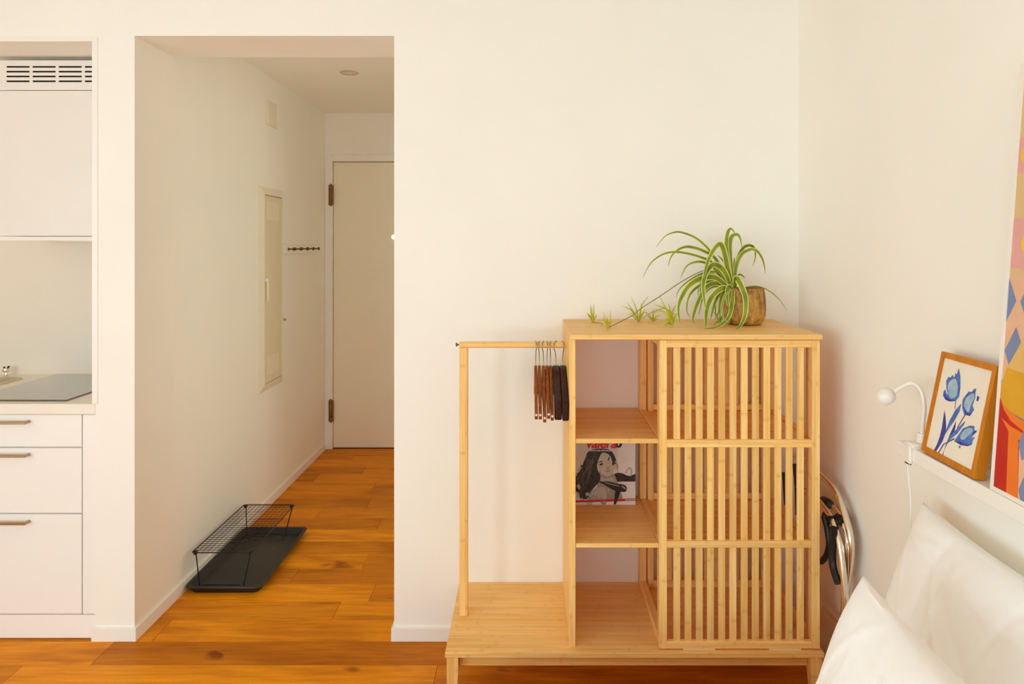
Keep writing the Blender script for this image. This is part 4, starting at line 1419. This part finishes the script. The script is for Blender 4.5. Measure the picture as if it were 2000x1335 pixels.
# ------------------------------------------------------------------ bed and pillows
bed = thing('bed', (32, 75, 0), 'low wide bed with white sheet along the right wall under the pillows', 'bed')
BL = -38.0
bm_ = MB()
loft(bm_, [rrect(BL + .5, 101.5, -25.5, 175.5, 6, 18), rrect(BL, 102, -26, 176, 6, 21), rrect(BL, 102, -26, 176, 6, 37),
           rrect(BL + .6, 101.4, -25.4, 175.4, 6, 39), rrect(BL + 3, 99, -23, 173, 6, 39.8)])
bm_.build('mattress', M['mattress'], bed, smooth=True)
MB().box(BL - .5, 102.4, -26.5, 176.5, 6, 17.9, .5).build('bed_frame', M['trim'], bed)
for x in (BL + 2, 96):
    for y in (-22, 168):
        MB().box(x, x + 5, y, y + 5, 0, 6, .3).build('leg', M['trim'], bed)


def pillow(name, label, A, w, h, lean, T, seed, pinch=.055):
    """A: far top corner; w along -y, h down the lean"""
    r = random.Random(seed)
    A = Vector(A)
    U = Vector((0, -1, 0))
    Dn = Vector((-math.sin(lean), 0, -math.cos(lean)))
    Nn = Vector((-math.cos(lean), 0, math.sin(lean)))
    n = 96
    waves = [(r.uniform(3, 9), r.uniform(-8, 8), r.uniform(0, 6.28), r.uniform(.06, .15)) for _ in range(6)]
    # pulled folds: start point, direction, length, width, height
    folds = [(r.uniform(-.9, .5), r.uniform(-.9, .6), r.uniform(0, 3.14), r.uniform(.25, .7), r.uniform(.022, .05), r.uniform(-.32, .32)) for _ in range(46)]
    mb = MB()
    vs = []
    for side in (1, -1):
        for i in range(n + 1):
            for j in range(n + 1):
                u, v = -1 + 2 * i / n, -1 + 2 * j / n
                su = u * (1 - pinch * (1 - v * v)) ; sv = v * (1 - pinch * (1 - u * u))
                t = (max(0, 1 - u ** 4) ** .55) * (max(0, 1 - v ** 4) ** .55)
                wob = sum(a * math.sin(f1 * u + f2 * v + ph) for f1, f2, ph, a in waves) * min(1, t * 1.4)
                crease = 0
                for fu, fv, fa, fl, fwd, fh in folds:
                    du_, dv_ = u - fu, v - fv
                    al = du_ * math.cos(fa) + dv_ * math.sin(fa); ac = -du_ * math.sin(fa) + dv_ * math.cos(fa) + .12 * al * al
                    if abs(ac) < 4 * fwd and abs(al) < 2.2 * fl:
                        crease += fh * math.exp(-(ac / fwd) ** 2 - (al / fl) ** 2)
                crease *= min(1, t * 1.6)
                k = T * t * (0.9 + .1 * math.cos(2 * u)) + wob + crease
                p = A + U * (w * (su + 1) / 2) + Dn * (h * (sv + 1) / 2) + Nn * (side * k)
                p += Nn * (.35 * math.sin(5 * u + seed) * (abs(v) > .97)) 
                vs.append(p)
    fs = []
    o2 = (n + 1) ** 2
    for s in (0, 1):
        for i in range(n):
            for j in range(n):
                a = s * o2 + i * (n + 1) + j
                fs.append((a, a + 1, a + n + 2, a + n + 1) if s == 0 else (a, a + n + 1, a + n + 2, a + 1))
    mb.add(vs, fs)
    import bmesh
    o = mb.build(name, M['linen'], None, origin=A + U * w / 2 + Dn * h, smooth=True)
    bm = bmesh.new(); bm.from_mesh(o.data)
    bmesh.ops.remove_doubles(bm, verts=bm.verts, dist=0.0004)
    bmesh.ops.recalc_face_normals(bm, faces=bm.faces)
    bm.to_mesh(o.data); bm.free()
    return prop(o, label, 'pillow', 'white pillows on the bed')


pillow('pillow', 'white pillow propped against the right wall below the ledge', (96.8, 173.0, 88.3), 66, 51, math.radians(21.5), 6.5, 2)
pillow('pillow', 'white pillow in front, leaning on the other pillow', (66.5, 140.0, 86.0), 66, 50, math.radians(23.7), 7.0, 5)
